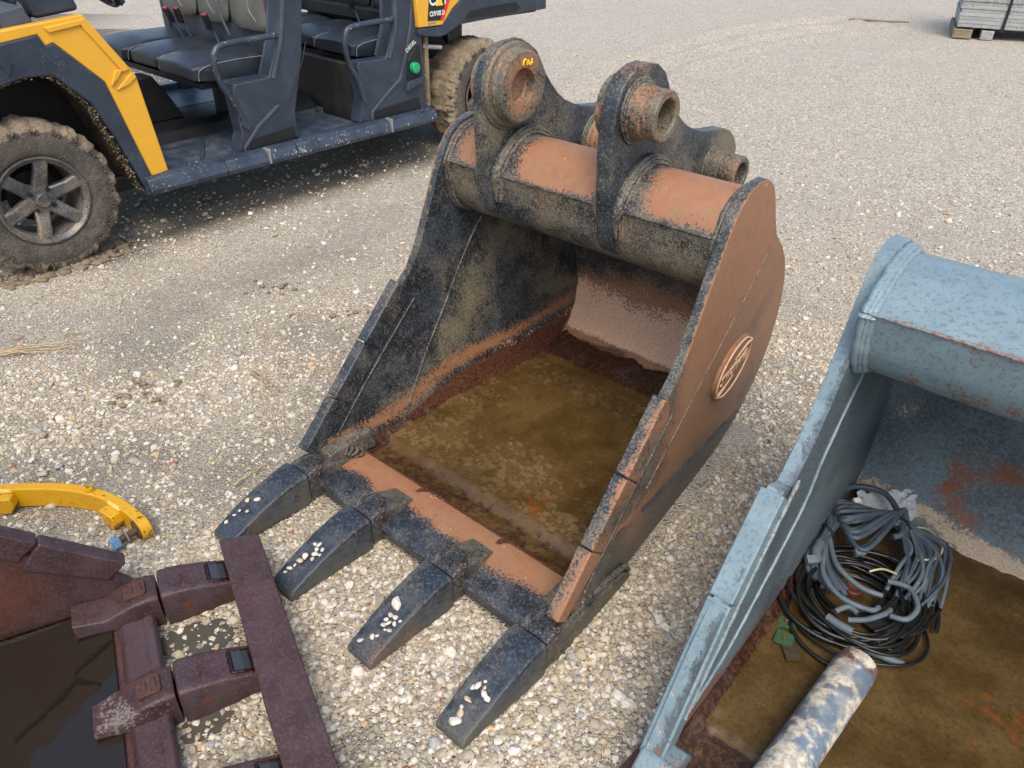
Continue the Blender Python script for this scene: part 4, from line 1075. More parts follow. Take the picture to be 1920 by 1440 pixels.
am2 = adapter_mesh(lambda co: (.12+.3*nz(co, 12, 3), .35+.4*nz(co, 8), -.2, (.32 if co.y > .09 else .05)+.6*nz(co, 10, 4)), .175)
am3 = adapter_mesh(lambda co: (.12+.3*nz(co, 12, 3), .35+.4*nz(co, 8), -.2, -.3), .20, .09)
pm2 = pad_mesh(cst(.5, .3, 0, .2)); tm2 = tooth_mesh(lambda co: (.1+.4*nz(co, 9), .35+.3*nz(co, 6, 3), .9 if co.y < -.115 and co.z > .05 and abs(co.x) < .04 and co.y > -.18 else -.3, -.4), .262)
# raised code cut into each tooth; pocket holding rain water
pinm = {s: pin_mesh(s, cst(.8, .1, .2, -.3)) for s in (-1, 1)}
M['water'] = None
M['rust_plain'] = simple_mat('maroon_cast_relief', '#3b2625', '#4a302d', .6, 30, .3)
def water_mat(name, col=(.05, .06, .05, 1), rough=.03):
    mt, t, b = nt_new(name); nb = NB(t); v = objvec(nb)
    b.inputs['Base Color'].default_value = col; b.inputs['Roughness'].default_value = rough; b.inputs['Specular IOR Level'].default_value = .6
    t.links.new(nb.bump(nb.noise(v, 14, 2), .06, .01), b.inputs['Normal']); return mt
M['water'] = water_mat('dark_rain_water', (.018, .012, .008, 1), .04)
M['water_clear'] = water_mat('rain_water_in_pocket', (.04, .045, .05, 1))
M['puddle'] = water_mat('muddy_puddle', (.075, .068, .05, 1), .12)
for i, x in enumerate([-.045, -.36, -.675, -.99]):
    a = put('tooth_adapter', am3 if i == 0 else am2, M['rusty'], rb, .002); a.location = (x, .002, -.004); put('casting_pad', pm2, M['rusty'], a, .0015)
    t_ = put('tooth', tm2, M['rusty'], rb); t_.location = (x, -.004, -.004)
    for s in (-1, 1): put('tooth_pin', pinm[s], M['rusty'], t_)
    # rectangular pocket near the tip: raised rim round a film of water
    Y0, Y1 = -.163, -.125
    rim = bmesh.new()
    zt = lambda yy: tooth_top(-yy*.289/.262)
    for (xa, xb, ya, yb) in ((-.032, .032, Y1, Y1+.007), (-.032, .032, Y0-.007, Y0), (-.036, -.029, Y0-.007, Y1+.007), (.029, .036, Y0-.007, Y1+.007)):
        vs = [(xa, ya), (xb, ya), (xb, yb), (xa, yb)]
        extr(vs, lambda u, v, w: (u, v, zt(v)+w), -.006, .0045, rim)
    rimo = put('pocket_rim', finish(rim, 30, cst(.0, .2, .9, -.4)), M['rusty'], t_, .002)
    put('pocket_water', finish(extr([(-.0285, Y0+.001), (.0285, Y0+.001), (.0285, Y1-.001), (-.0285, Y1-.001)], lambda u, v, w: (u, v, zt(-.145)+w+.001+(v+.145)*.35), -.004, .0015), 30), M['water_clear'], rimo)
    for j, (dx, dy) in enumerate(((-.012, 0), (.0, 0), (.012, 0))):
        pass
    text_obj('cast_code', '2VL', .026, M['rust_plain'], t_, (0.0, -.060, zt(-.060)+.0005), (1, 0, 0), (0, 1, .28), .0014)
# long fillet beside each adapter on the lip
# rain water in the bucket with a patch of silt showing
bm = bmesh.new(); P = [(-RW+.03, .125), (-.004, .125), (-.004, .95), (-RW+.03, .95)]
bm.faces.new([bm.verts.new((x, y, .043)) for x, y in P])
wt = tag(put('rain_water', finish(bm), M['water']), kind='structure', label='dark still rain water inside the maroon bucket'); wt.location = RB[0]; wt.rotation_euler = (0, 0, RB[1])
# flat bar across the tooth tips
bar = tag(empty('steel_bar', RB[0], RB[1]), 'long flat maroon steel bar lying across the tooth tips of the maroon bucket', 'steel bar')
bm = bmesh.new(); outl = [(.032, -.172), (.038, -.178), (.022, -.262), (.008, -.276), (-1.12, -.276), (-1.12, -.172)]
def edge_j(u, v): return (u, v+.0012*nz((u*8, v, 0), 3), 0)
pts = []
for a, b_ in zip(outl, outl[1:]+outl[:1]):
    n = max(1, int(math.dist(a, b_)/.03))
    for k in range(n):
        u, v = a[0]+(b_[0]-a[0])*k/n, a[1]+(b_[1]-a[1])*k/n; pts.append((u, v+(.0018*nz((u*7, v, 0), 4) if n > 3 else 0)))
extr(pts, lambda u, v, w: (u, v, w), .086, .112, bm)
put('bar_body', finish(bm, 30, lambda co: (.10+.3*nz(co, 5), .22+.2*nz(co, 10), -.3, -.4), .03), M['rusty'], bar, .003)

# puddle by the teeth
def puddle(x, y, rx, ry, rot, seed, label):
    bm = bmesh.new(); rs = random.Random(seed); n = 44; pts = []
    for k in range(n):
        a = 2*PI*k/n; r = 1+.35*nz((math.cos(a)*1.5, math.sin(a)*1.5, seed), 1.4); u, v = rx*r*math.cos(a), ry*r*math.sin(a)
        pts.append(bm.verts.new((x+u*math.cos(rot)-v*math.sin(rot), y+u*math.sin(rot)+v*math.cos(rot), .0045)))
    bm.verts.ensure_lookup_table()
    for v_ in pts: v_.co.z = .0005
    bm.faces.new(pts); put('puddle', finish(bm), M['puddle'], kind='structure', label=label)
puddle(-.80, 1.28, .10, .055, .3, 3, 'thin muddy puddle between the first two maroon teeth')
puddle(-.70, 1.04, .06, .035, .5, 8, 'small puddle between the nearer maroon teeth')

# ------------------------------------------------------------------ yellow arm on the gravel
arm = empty('curved_arm', (-1.25, 1.72, 0), 0, label='curved yellow steel arm with a bolt and blue nut, lying on the gravel', cat='steel arm')
AC = [(-.62, -.03), (-.50, .0), (-.40, .015), (-.32, .030), (-.22, .040), (-.12, .038), (-.02, .018), (.06, -.018), (.125, -.062), (.165, -.095)]
cl = smoothpath([(a, b_+.02, 0) for a, b_ in AC], 5)
bm = bmesh.new(); secs = []
for i, p in enumerate(cl):
    t = (cl[min(i+1, len(cl)-1)]-cl[max(i-1, 0)]).normalized(); q = i/(len(cl)-1)
    nr = Vector((-t.y, t.x, 0)); th = .016
    k = 1 if i < len(cl)-4 else (1, .9, .72, .45)[i-(len(cl)-4)] if False else 1
    secs.append([p-nr*th+Vector((0, 0, .0+.0)), p+nr*th, p+nr*th+Vector((0, 0, .072)), p-nr*th+Vector((0, 0, .072))])
loft(secs, bm)
armw = put('arm_web', finish(bm, 30), M['arm'], arm, .004, 3)
# rounded eye at the end
e = cl[-1]; t = (cl[-1]-cl[-3]).normalized(); nr = Vector((-t.y, t.x, 0))
bm = lathe([(0, -.016), (.034, -.016), (.036, -.014), (.036, .014), (.034, .016), (0, .016)], 28, lambda h, c, s: tuple(e+nr*h+t*c+Vector((0, 0, .036+s))))
put('arm_eye', finish(bm, 35), M['arm'], arm)
bm = lathe([(0, -.0165), (.030, -.0165), (.031, -.019), (.022, -.021), (0, -.021)], 22, lambda h, c, s: tuple(e+nr*h+t*c+Vector((0, 0, .036+s))))
put('rust_face', finish(bm, 35), M['bolt_rust'], arm)
bolt = put('bolt', finish(tube([e-nr*.018+Vector((0, 0, .036)), e-nr*.085+Vector((0, 0, .030))], lambda i, t: .011, 14), 40), M['bolt_rust'], arm)
b0 = e-nr*.05+Vector((0, 0, .033)); put('washer', finish(lathe([(.011, -.002), (.021, -.002), (.021, .002), (.011, .002)], 24, lambda h, c, s: tuple(b0-nr*h+t*c*1.0+Vector((0, 0, s)))), 30), M['washer'], arm)
b1 = e-nr*.082+Vector((0, 0, .029)); nut = put('nut', finish(lathe([(.010, -.012), (.0195, -.012), (.021, -.009), (.021, .009), (.018, .012), (.010, .012)], 6, lambda h, c, s: tuple(b1-nr*h+t*c+Vector((0, 0, s)))), 30), M['nut'], arm)
put('bolt_tip', finish(lathe([(0, .013), (.009, .012), (.010, .009)], 16, lambda h, c, s: tuple(b1-nr*h+t*c+Vector((0, 0, s)))), 30), M['white'], nut)
for (cx, k) in ((-.30, 0), (.075, 1)):
    c = min(cl, key=lambda p: abs(p.x-cx)); i = cl.index(c); t2 = (cl[i+1]-cl[i-1]).normalized(); n2 = Vector((-t2.y, t2.x, 0))
    F = lambda u, v, w: tuple(c + t2*u - n2*(.016+w) + Vector((0, 0, v)))
    bm = extr([(-.045, .040), (-.028, .074-.012), (.03, .060), (.036, .03), (.02, .004), (-.008, .004)], F, 0, .034)
    lug = put('lug', finish(bm, 30), M['arm'], arm, .003)
    bm = extr([(-.032, .066), (-.026, .075), (.022, .072), (.03, .062), (.0, .060)], F, -.006, .006)
    put('weld_bead', finish(bm, 30), M['arm_light'], lug, .003)
g0 = Vector((-.03, .036, .072)); bm = lathe([(.016, 0), (.0135, .003), (.012, .018), (.0085, .019), (.0085, .004), (0, .004)], 18, lambda h, c, s: (g0.x+c, g0.y+s, g0.z+h))
put('grease_boss', finish(bm, 30), M['arm'], arm)

# ------------------------------------------------------------------ utility vehicle
ut = empty('utility_vehicle', UO, UY, label='yellow and black muddy four-door utility buggy parked at the upper left', cat='utility vehicle')
def side_panel(name, poly, y0, y1, mat, parent=None, bev=.006, taper=0):
    bm = extr(poly, lambda u, v, w: (u, w, v), y0, y1)
    return put(name, finish(bm, 25), M[mat], parent or ut, bev, 3)
yel = [(-.62, .96), (-.3, 1.03), (.03, 1.08), (.38, 1.11), (.53, .865), (.552, .825), (.60, .35), (.508, .34), (.40, .82), (.225, 1.01), (.19, 1.0), (.17, 1.05), (.01, 1.03), (-.3, .965), (-.62, .90)]
fy = side_panel('front_fender', yel, .0, .05, 'utv_yellow')
# recessed field and chevron on the yellow fender
side_panel('fender_ridge', [(.20, 1.075), (.355, 1.092), (.365, 1.07), (.215, 1.052)], -.012, .0, 'utv_yellow', fy, .004)
side_panel('fender_ridge', [(.355, 1.092), (.38, 1.095), (.525, .86), (.49, .85), (.36, 1.062)], -.012, .001, 'utv_yellow', fy, .004)
side_panel('fender_ridge', [(.42, .80), (.455, .865), (.49, .862), (.455, .825)], -.016, .001, 'utv_yellow', fy, .003)
side_panel('fender_ridge', [(.44, .775), (.53, .845), (.548, .82), (.50, .79)], -.010, .001, 'utv_yellow', fy, .003)
df = [(-.62, .90), (-.3, .965), (.01, 1.03), (.17, 1.05), (.19, 1.0), (.225, 1.01), (.40, .82), (.508, .34), (.47, .27), (.445, .34), (.38, .56), (.31, .74), (.18, .88), (.06, .885), (-.04, .865), (-.20, .82), (-.33, .72), (-.40, .58), (-.46, .45), (-.62, .45)]
fd = side_panel('wheel_arch', df, -.004, .045, 'utv_dark', None, .008)
side_panel('arch_trim', [(-.3, .93), (-.02, .985), (.03, .95), (.01, .90), (-.01, .945), (-.3, .90)], -.010, -.003, 'utv_dark', fd, .002)
# inner liner of the arch
arc = [(.455, .28), (.375, .55), (.305, .735), (.18, .872), (.06, .88), (-.04, .86), (-.20, .815), (-.33, .715), (-.40, .575), (-.46, .45)]
arc = [(p.x, p.y) for p in smoothpath([(a, b_, 0) for a, b_ in arc], 5)]
bm = bmesh.new(); loft([[(x+.03*w*(1 if x > 0 else -1)+.012*nz((x*9, w*7, z*9)), .02+.42*w, z+.012*nz((x*9, w*7, z*9), 1, 3)) for x, z in arc] for w in np.linspace(0, 1, 12)], bm, closed=False, caps=False)
put('arch_liner', finish(bm, 60), M['liner'], ut)
put('inner_bulkhead', finish(box(-.7, .46, .44, .47, .25, 1.0), 30), M['utv_black'], ut, .004)
rsb = random.Random(5)
bm = bmesh.new()
for k in range(520):
    j_ = rsb.randrange(len(arc)-12); q = arc[j_]; q2 = arc[j_+1]; t__ = rsb.random(); q = (q[0]+(q2[0]-q[0])*t__, q[1]+(q2[1]-q[1])*t__); bmesh.ops.create_icosphere(bm, subdivisions=1, radius=rsb.uniform(.002, .0075), matrix=Matrix.Translation((q[0]+rsb.uniform(-.01, .004), rsb.uniform(.005, .12), q[1]+rsb.uniform(-.01, .006))) @ Matrix.Diagonal((1, 1, .7, 1)))
put('mud_crust', finish(bm, 60), M['mud'], ut, kind='stuff')
# hood and cowl
bm = extr([(-.62, .95), (-.62, 1.03), (-.10, 1.12), (.16, 1.16), (.20, 1.07)], lambda u, v, w: (u, w, v), .06, 1.44)
put('hood', finish(bm, 25), M['utv_grey'], ut, .01, 3)
side_panel('headlight_cover', [(-.5, 1.02), (-.45, 1.10), (.0, 1.155), (.05, 1.13), (.06, 1.08)], .05, .22, 'utv_sill', None, .015)
side_panel('dashboard', [(.20, 1.10), (.16, 1.30), (.26, 1.36), (.34, 1.34), (.40, 1.12)], .06, 1.44, 'utv_dark', None, .02)
put('a_pillar', finish(tube([(.14, .16, 1.05), (.20, .17, 1.12), (.62, .22, 1.95)], .032, 14), 60), M['utv_grey'], ut)
put('a_pillar', finish(tube([(.14, 1.34, 1.05), (.20, 1.33, 1.12), (.62, 1.28, 1.95)], .032, 14), 60), M['utv_grey'], ut)
# steering wheel
cw = Vector((.70, .66, 1.185)); ax = Vector((.75, 0, .62)).normalized(); e1 = Vector((0, 1, 0)); e2 = ax.cross(e1)
sw = put('steering_wheel', finish(tube([cw+(e1*math.cos(a)+e2*math.sin(a))*.17 for a in np.linspace(0, 2*PI, 40)[:-1]], .016, 12, closed=True), 60), M['seat'], ut)
put('wheel_hub', finish(lathe([(0, .02), (.05, .02), (.06, -.02), (0, -.03)], 20, lambda h, c, s: tuple(cw+ax*h+e1*c+e2*s)), 40), M['seat'], sw)
for a in (.5, 2.6, 4.7): put('spoke', finish(tube([cw, cw+(e1*math.cos(a)+e2*math.sin(a))*.165], .012, 8), 60), M['seat'], sw)
# floors
put('floor_mat', finish(box(.50, 1.95, .03, .60, .28, .315), 30), M['tread'], ut, .004)
put('floor_mat', finish(box(.50, 1.95, .95, 1.46, .28, .40), 30), M['tread'], ut, .004)
put('centre_tunnel', finish(extr([(.55, .29), (.60, .37), (.66, .40), (.98, .40), (.98, .29)], lambda u, v, w: (w, u, v), .50, 1.95), 30), M['utv_black'], ut, .008)
put('far_sill', finish(box(.46, 2.46, 1.44, 1.52, .26, .44), 30), M['utv_sill'], ut, .01)
SIL = [(.06, .345), (.0, .348), (-.035, .335), (-.055, .285), (-.045, .262), (.01, .245), (.06, .245)]
for a, b_ in ((.465, .90), (.904, 1.355), (1.362, 1.90), (1.904, 2.47)):
    bm = extr(SIL, lambda u, v, w: (w, u, v), a, b_); put('rocker_sill', finish(bm, 20), M['utv_sill'], ut, .004)
for x0 in (1.16, 2.06): put('sill_cleat', finish(box(x0, x0+.012, -.062, -.0, .27, .352), 30), M['piping'], ut, .003)
for k in range(9):
    pass
put('floor_ridge', finish(extr([(.80, .05), (.825, .05), (1.05, .45), (1.02, .45)], lambda u, v, w: (u, v, w), .315, .327), 30), M['utv_sill'], ut, .003)
put('chassis', finish(box(.3, 3.3, .30, 1.2, .20, .28), 30), M['utv_black'], ut, .01)
put('centre_console', finish(extr([(.62, .40), (.62, .66), (.95, .66), (1.02, .55), (1.10, .40)], lambda u, v, w: (u, w, v), .72, .86), 30), M['utv_black'], ut, .01)
# B and C pillars
BP = [(1.44, 1.95), (1.42, 1.08), (1.375, .89), (1.29, .705), (1.075, .70), (1.055, .66), (1.07, .44), (1.03, .345), (1.43, .345), (1.425, .49), (1.47, .63), (1.52, .79), (1.57, 1.08), (1.60, 1.95)]
b1_ = side_panel('body_pillar', BP, .03, .13, 'utv_dark', None, .008)
side_panel('pillar_trim', [(1.43, 1.09), (1.385, .89), (1.30, .70), (1.32, .69), (1.405, .885), (1.45, 1.08), (1.46, 1.5), (1.44, 1.5)], .020, .16, 'utv_grey', b1_, .003)
side_panel('pillar_trim', [(1.06, .345), (1.06, .365), (1.17, .47), (1.31, .555), (1.33, .55), (1.18, .455), (1.075, .36), (1.075, .345)], .022, .032, 'utv_grey', b1_, .002)
side_panel('kick_plate', [(1.10, .35), (1.11, .40), (1.40, .42), (1.41, .35)], .024, .031, 'utv_black', b1_, .002)
put('seam_line', finish(tube([(1.555, .028, .86), (1.52, .028, .77), (1.40, .028, .56)], .003, 6), 60), M['utv_black'], b1_)
put('seat_deck', finish(box(1.07, 1.40, .05, .20, .66, .70), 30), M['utv_sill'], b1_, .006)
CPp = [(2.24, 1.95), (2.21, 1.02), (2.195, .85), (2.13, .695), (1.915, .70), (1.90, .67), (1.925, .50), (1.88, .345), (2.46, .34), (2.43, .40), (2.435, .80), (2.42, 1.0), (2.45, 1.95)]
c1_ = side_panel('body_pillar', CPp, .03, .13, 'utv_dark', None, .008)
side_panel('pillar_trim', [(2.215, 1.03), (2.20, .85), (2.135, .695), (2.16, .69), (2.225, .84), (2.24, 1.02), (2.27, 1.5), (2.245, 1.5)], .020, .16, 'utv_grey', c1_, .003)
side_panel('pillar_trim', [(1.97, .35), (1.975, .40), (2.12, .50), (2.22, .56), (2.285, .72), (2.33, .86), (2.36, 1.05), (2.375, 1.05), (2.345, .85), (2.30, .71), (2.235, .55), (2.13, .49), (1.99, .39), (1.985, .35)], .022, .032, 'utv_grey', c1_, .002)
side_panel('kick_plate', [(2.0, .35), (2.01, .40), (2.38, .42), (2.39, .35)], .024, .031, 'utv_black', c1_, .002)
rec = side_panel('filler_recess', [(2.285, .50), (2.30, .66), (2.37, .735), (2.405, .74), (2.41, .55)], .020, .031, 'utv_black', c1_, .004)
side_panel('filler_shelf', [(2.26, .48), (2.28, .535), (2.41, .555), (2.42, .52)], .0, .031, 'utv_sill', c1_, .004)
cap = put('fuel_cap', finish(lathe([(0, -.035), (.030, -.033), (.034, -.028), (.034, .0), (.020, .012)], 12, lambda h, c, s: (2.335+c, .0+h+.025-.01, .615+s)), 25), M['green'], c1_, .002)
text_obj('lettering', 'DIESEL', .034, M['white'], rec, (2.325, .0185, .742), (.8, 0, .52), (-.52, 0, .8), .0008)
put('engine_box', finish(box(1.98, 2.40, .14, 1.44, .30, .655), 30), M['utv_grey'] if False else simple_mat('dusty_black_panel', '#1c1e20', '#33312d', .6, 14, .4), ut, .008)
put('rear_floor_edge', finish(box(1.42, 1.98, .55, 1.44, .30, .335), 30), M['tread'], ut, .004)
# far-side pillars and cage
for x in (1.50, 2.34): put('body_pillar', finish(box(x-.05, x+.05, 1.40, 1.48, .40, 1.95), 30), M['utv_dark'], ut, .01)
for y in (.20, 1.32): put('roof_rail', finish(tube([(.62, y, 1.95), (1.5, y, 1.99), (2.42, y, 1.95)], .028, 12), 60), M['utv_dark'], ut)
for x in (.62, 2.42): put('roof_rail', finish(tube([(x, .20, 1.95), (x, 1.32, 1.95)], .028, 12), 60), M['utv_dark'], ut)
# grab bars
for dx in (0, .835):
    P = smoothpath([(1.40+dx, .06, .905), (1.30+dx, .0, .915), (1.10+dx, -.02, .915), (1.0+dx, -.02, .905), (.962+dx, -.02, .87), (.955+dx, -.015, .80), (.985+dx, .0, .71), (1.06+dx, .02, .58), (1.10+dx, .03, .46)], 6)
    put('grab_bar', finish(tube(P, .016, 12), 60), M['utv_sill'], ut)
put('grab_bar', finish(tube(smoothpath([(.42, 1.45, 1.04), (.8, 1.47, 1.03), (1.1, 1.47, 1.03), (1.2, 1.44, .95)], 5), .02, 12), 60), M['utv_black'], ut)
# seats
def cushion(x0, x1, y0, y1, z0, z1, mat, par, name='seat_cushion'):
    bm = bmesh.new(); secs = []
    n = 9
    for k in range(n+1):
        t_ = k/n; x = x0+(x1-x0)*t_; e_ = min(t_, 1-t_)*n
        shr = .0 if e_ >= 1 else .02*(1-e_); front = max(0, 1-t_*3)
        secs.append([(x, y, z-(.03*front if z > (z0+z1)/2 else -.02*front)) for y, z in [(y0+shr+.006, z0), (y1-shr-.006, z0), (y1-shr, (z0+z1)/2), (y1-shr-.015, z1-.01), ((y0+y1)/2, z1+.006), (y0+shr+.015, z1-.01), (y0+shr, (z0+z1)/2)]])
    loft(secs, bm)
    o = put(name, finish(bm, 50), mat, par)
    o.modifiers.new('bevel', 'BEVEL').width = .012; o.modifiers['bevel'].segments = 3
    s_ = o.modifiers.new('sub', 'SUBSURF'); s_.levels = s_.render_levels = 1
    return o
def backrest(xb, y0, y1, z0, z1, lean, mat, par):
    F = lambda w, y, z: (xb+w+lean*(z-z0), y, z)
    bm = bmesh.new(); secs = []
    for k in range(9):
        t_ = k/8; z = z0+(z1-z0)*t_; e_ = math.sin(PI*min(max(t_, .0), 1))**.35 if 0 < t_ < 1 else .35
        w0 = -.045*e_
        secs.append([F(.045, y0+.01, z), F(.045, y1-.01, z), F(0, y1-.004, z), F(w0, y1-.04, z), F(w0-.012, (y0+y1)/2, z), F(w0, y0+.04, z), F(0, y0+.004, z)])
    loft(secs, bm); o = put('seat_back', finish(bm, 50), mat, par); s_ = o.modifiers.new('sub', 'SUBSURF'); s_.levels = s_.render_levels = 1
    return o
for dx, dz, mt in ((0, 0, 'seat_back'), (1.06, -.01, 'seat')):
    for k, (ya, yb) in enumerate(((.17, .59), (.61, .96), (.98, 1.40))):
        st = cushion(.93+dx+(.02 if k == 1 else 0), 1.42+dx, ya, yb, .69+dz, .815+dz, M['seat'], ut)
        P = smoothpath([(1.38+dx, ya-.004, .79+dz), (1.2+dx, ya-.006, .795+dz), (1.03+dx, ya-.004, .785+dz), (.965+dx, ya+.004, .76+dz), (.955+dx, ya+.006, .71+dz)], 5)
        put('piping', finish(tube(P, .0022, 6), 60), M['piping'], st)
        bkr = backrest(1.43+dx, ya, yb, .885+dz, 1.40+dz, .18, M[mt], ut)
        P = smoothpath([(1.375+dx, ya+.09, 1.12), (1.372+dx, ya+.10, 1.02), (1.365+dx, ya+.03, .96)], 5)
        put('piping', finish(tube(P, .0022, 6), 60), M['piping'], bkr)
    put('seat_frame', finish(box(.98+dx, 1.40+dx, .22, 1.36, .655+dz, .69+dz), 30), M['utv_black'], ut, .006)
    put('seat_post', finish(box(1.30+dx, 1.36+dx, .66, .72, .40, .66), 30), M['utv_black'], ut, .006)
    put('back_panel', finish(box(1.47+dx, 1.485+dx, .18, 1.40, .60, 1.3), 30), M['utv_grey'], ut, .004)
def buckle(x, y, z, lean):
    o = bpy.data.objects.new('seat_belt_buckle', None)
    bm = box(-.012, .012, -.022, .022, 0, .085); bmesh.ops.transform(bm, matrix=Matrix.Translation((x, y, z)) @ Matrix.Rotation(lean, 4, 'Y'), verts=bm.verts)
    b = put('belt_buckle', finish(bm, 30), M['utv_black'], ut, .006, 3)
    bm = box(-.013, .013, -.016, .016, .080, .0885); bmesh.ops.transform(bm, matrix=Matrix.Translation((x, y, z)) @ Matrix.Rotation(lean, 4, 'Y'), verts=bm.verts)
    put('release_button', finish(bm, 30), M['red'], b, .003)
    put('stalk', finish(tube([(x+.01, y, z+.005), (x+.03, y-.005, z-.05), (x+.05, y-.01, z-.11)], .007, 8), 60), M['cable'], b)
buckle(1.27, .98, .89, -.35); buckle(1.30, .93, .885, -.2); buckle(1.30, .60, .885, -.25); buckle(2.34, .60, .90, -.2)
for dx in (0, .84):
    bm = extr([(1.425+dx, .74), (1.475+dx, .74), (1.445+dx, 1.25), (1.40+dx, 1.25)], lambda u, v, w: (u, w, v), .165, .169); put('belt_webbing', finish(bm, 30), M['belt'], ut)
put('belt_webbing', finish(tube(smoothpath([(1.36, .585, 1.3), (1.36, .58, 1.1), (1.37, .575, .95), (1.40, .57, .85)], 5), .009, 6), 60), M['cable_grey'], ut)
put('belt_webbing', finish(extr([(1.16, .95), (1.20, .95), (1.12, 1.25), (1.08, 1.25)], lambda u, v, w: (u, w, v), 1.44, 1.445), 30), M['belt'], ut)
# rear body
ry = side_panel('rear_fender', [(2.46, 1.25), (2.375, 1.0), (2.385, .845), (2.59, .84), (2.685, .93), (2.76, .975), (2.80, 1.25)], .0, .05, 'utv_yellow', None, .005)
dc = side_panel('decal', [(2.50, 1.15), (2.462, .875), (2.585, .87), (2.66, 1.0), (2.70, 1.15)], -.0015, .001, 'decal_black', ry, 0)
side_panel('decal_stripe', [(2.572, .872), (2.60, .868), (2.735, 1.12), (2.705, 1.12)], -.003, -.0012, 'decal_red', dc, 0)
text_obj('lettering', 'CUV105 D', .040, M['white'], dc, (2.545, -.0035, .913), (1, 0, 0), (0, 0, 1), .0006, wscale=.72, bold=.001)
text_obj('lettering', 'CAT', .105, M['white'], dc, (2.56, -.0035, .995), (1, 0, 0), (0, 0, 1), .0006, wscale=.8, bold=.002)
side_panel('decal_triangle', [(2.535, .957), (2.565, 1.01), (2.60, .957)], -.0055, -.0042, 'decal_yellow', dc, 0)
side_panel('rating_label', [(2.465, .853), (2.468, .866), (2.53, .868), (2.535, .855)], -.0015, .001, 'piping', ry, 0)
rd = side_panel('cargo_bed', [(2.43, .79), (2.385, .80), (2.39, .84), (2.59, .835), (2.69, .925), (2.765, .97), (2.80, 1.25), (3.62, 1.25), (3.56, .905), (3.53, .845), (2.76, .825), (2.62, .775), (2.57, .77)], .004, .06, 'utv_dark', None, .008)
side_panel('bed_trim', [(2.80, .86), (2.86, .90), (3.30, .915), (3.34, .88), (3.30, .855)], -.008, .006, 'utv_black', rd, .003)
side_panel('bed_corner', [(3.36, .93), (3.37, 1.0), (3.5, 1.02), (3.48, .95)], -.006, .006, 'utv_yellow', rd, .003)
put('bed_floor', finish(box(2.42, 3.60, .06, 1.44, .82, .90), 30), M['utv_black'], ut, .01)
put('tail_corner', finish(box(3.50, 3.64, .0, .10, .84, 1.0), 30), M['utv_dark'], ut, .012)
# rear suspension
put('mud_flap', finish(box(2.47, 2.50, .04, .34, .34, .80), 30), M['mud'], ut, .01)
sh = put('shock_absorber', finish(tube([(2.52, .20, .74), (2.78, .34, .52)], .022, 12), 60), M['utv_black'], ut)
P = [Vector((2.53, .21, .73)).lerp(Vector((2.76, .33, .535)), k/90)+Vector((.035*math.cos(k*.62), .02*math.sin(k*.62), .04*math.sin(k*.62))) for k in range(91)]
put('coil_spring', finish(tube(P, .007, 6), 60), M['utv_black'], sh)
put('suspension_arm', finish(tube([(2.46, .30, .52), (2.90, .30, .36)], .022, 10), 60), M['utv_black'], ut)
put('suspension_arm', finish(tube([(2.46, .06, .72), (2.60, .03, .70)], .014, 10), 60), M['piping'], ut)
put('suspension_arm', finish(tube(smoothpath([(2.70, .30, .78), (2.85, .34, .80), (2.98, .40, .74), (3.05, .45, .6)], 5), .03, 10), 60), M['utv_black'], ut)
put('gearbox', finish(box(2.46, 3.2, .42, 1.05, .26, .78), 30), M['utv_black'], ut, .03)
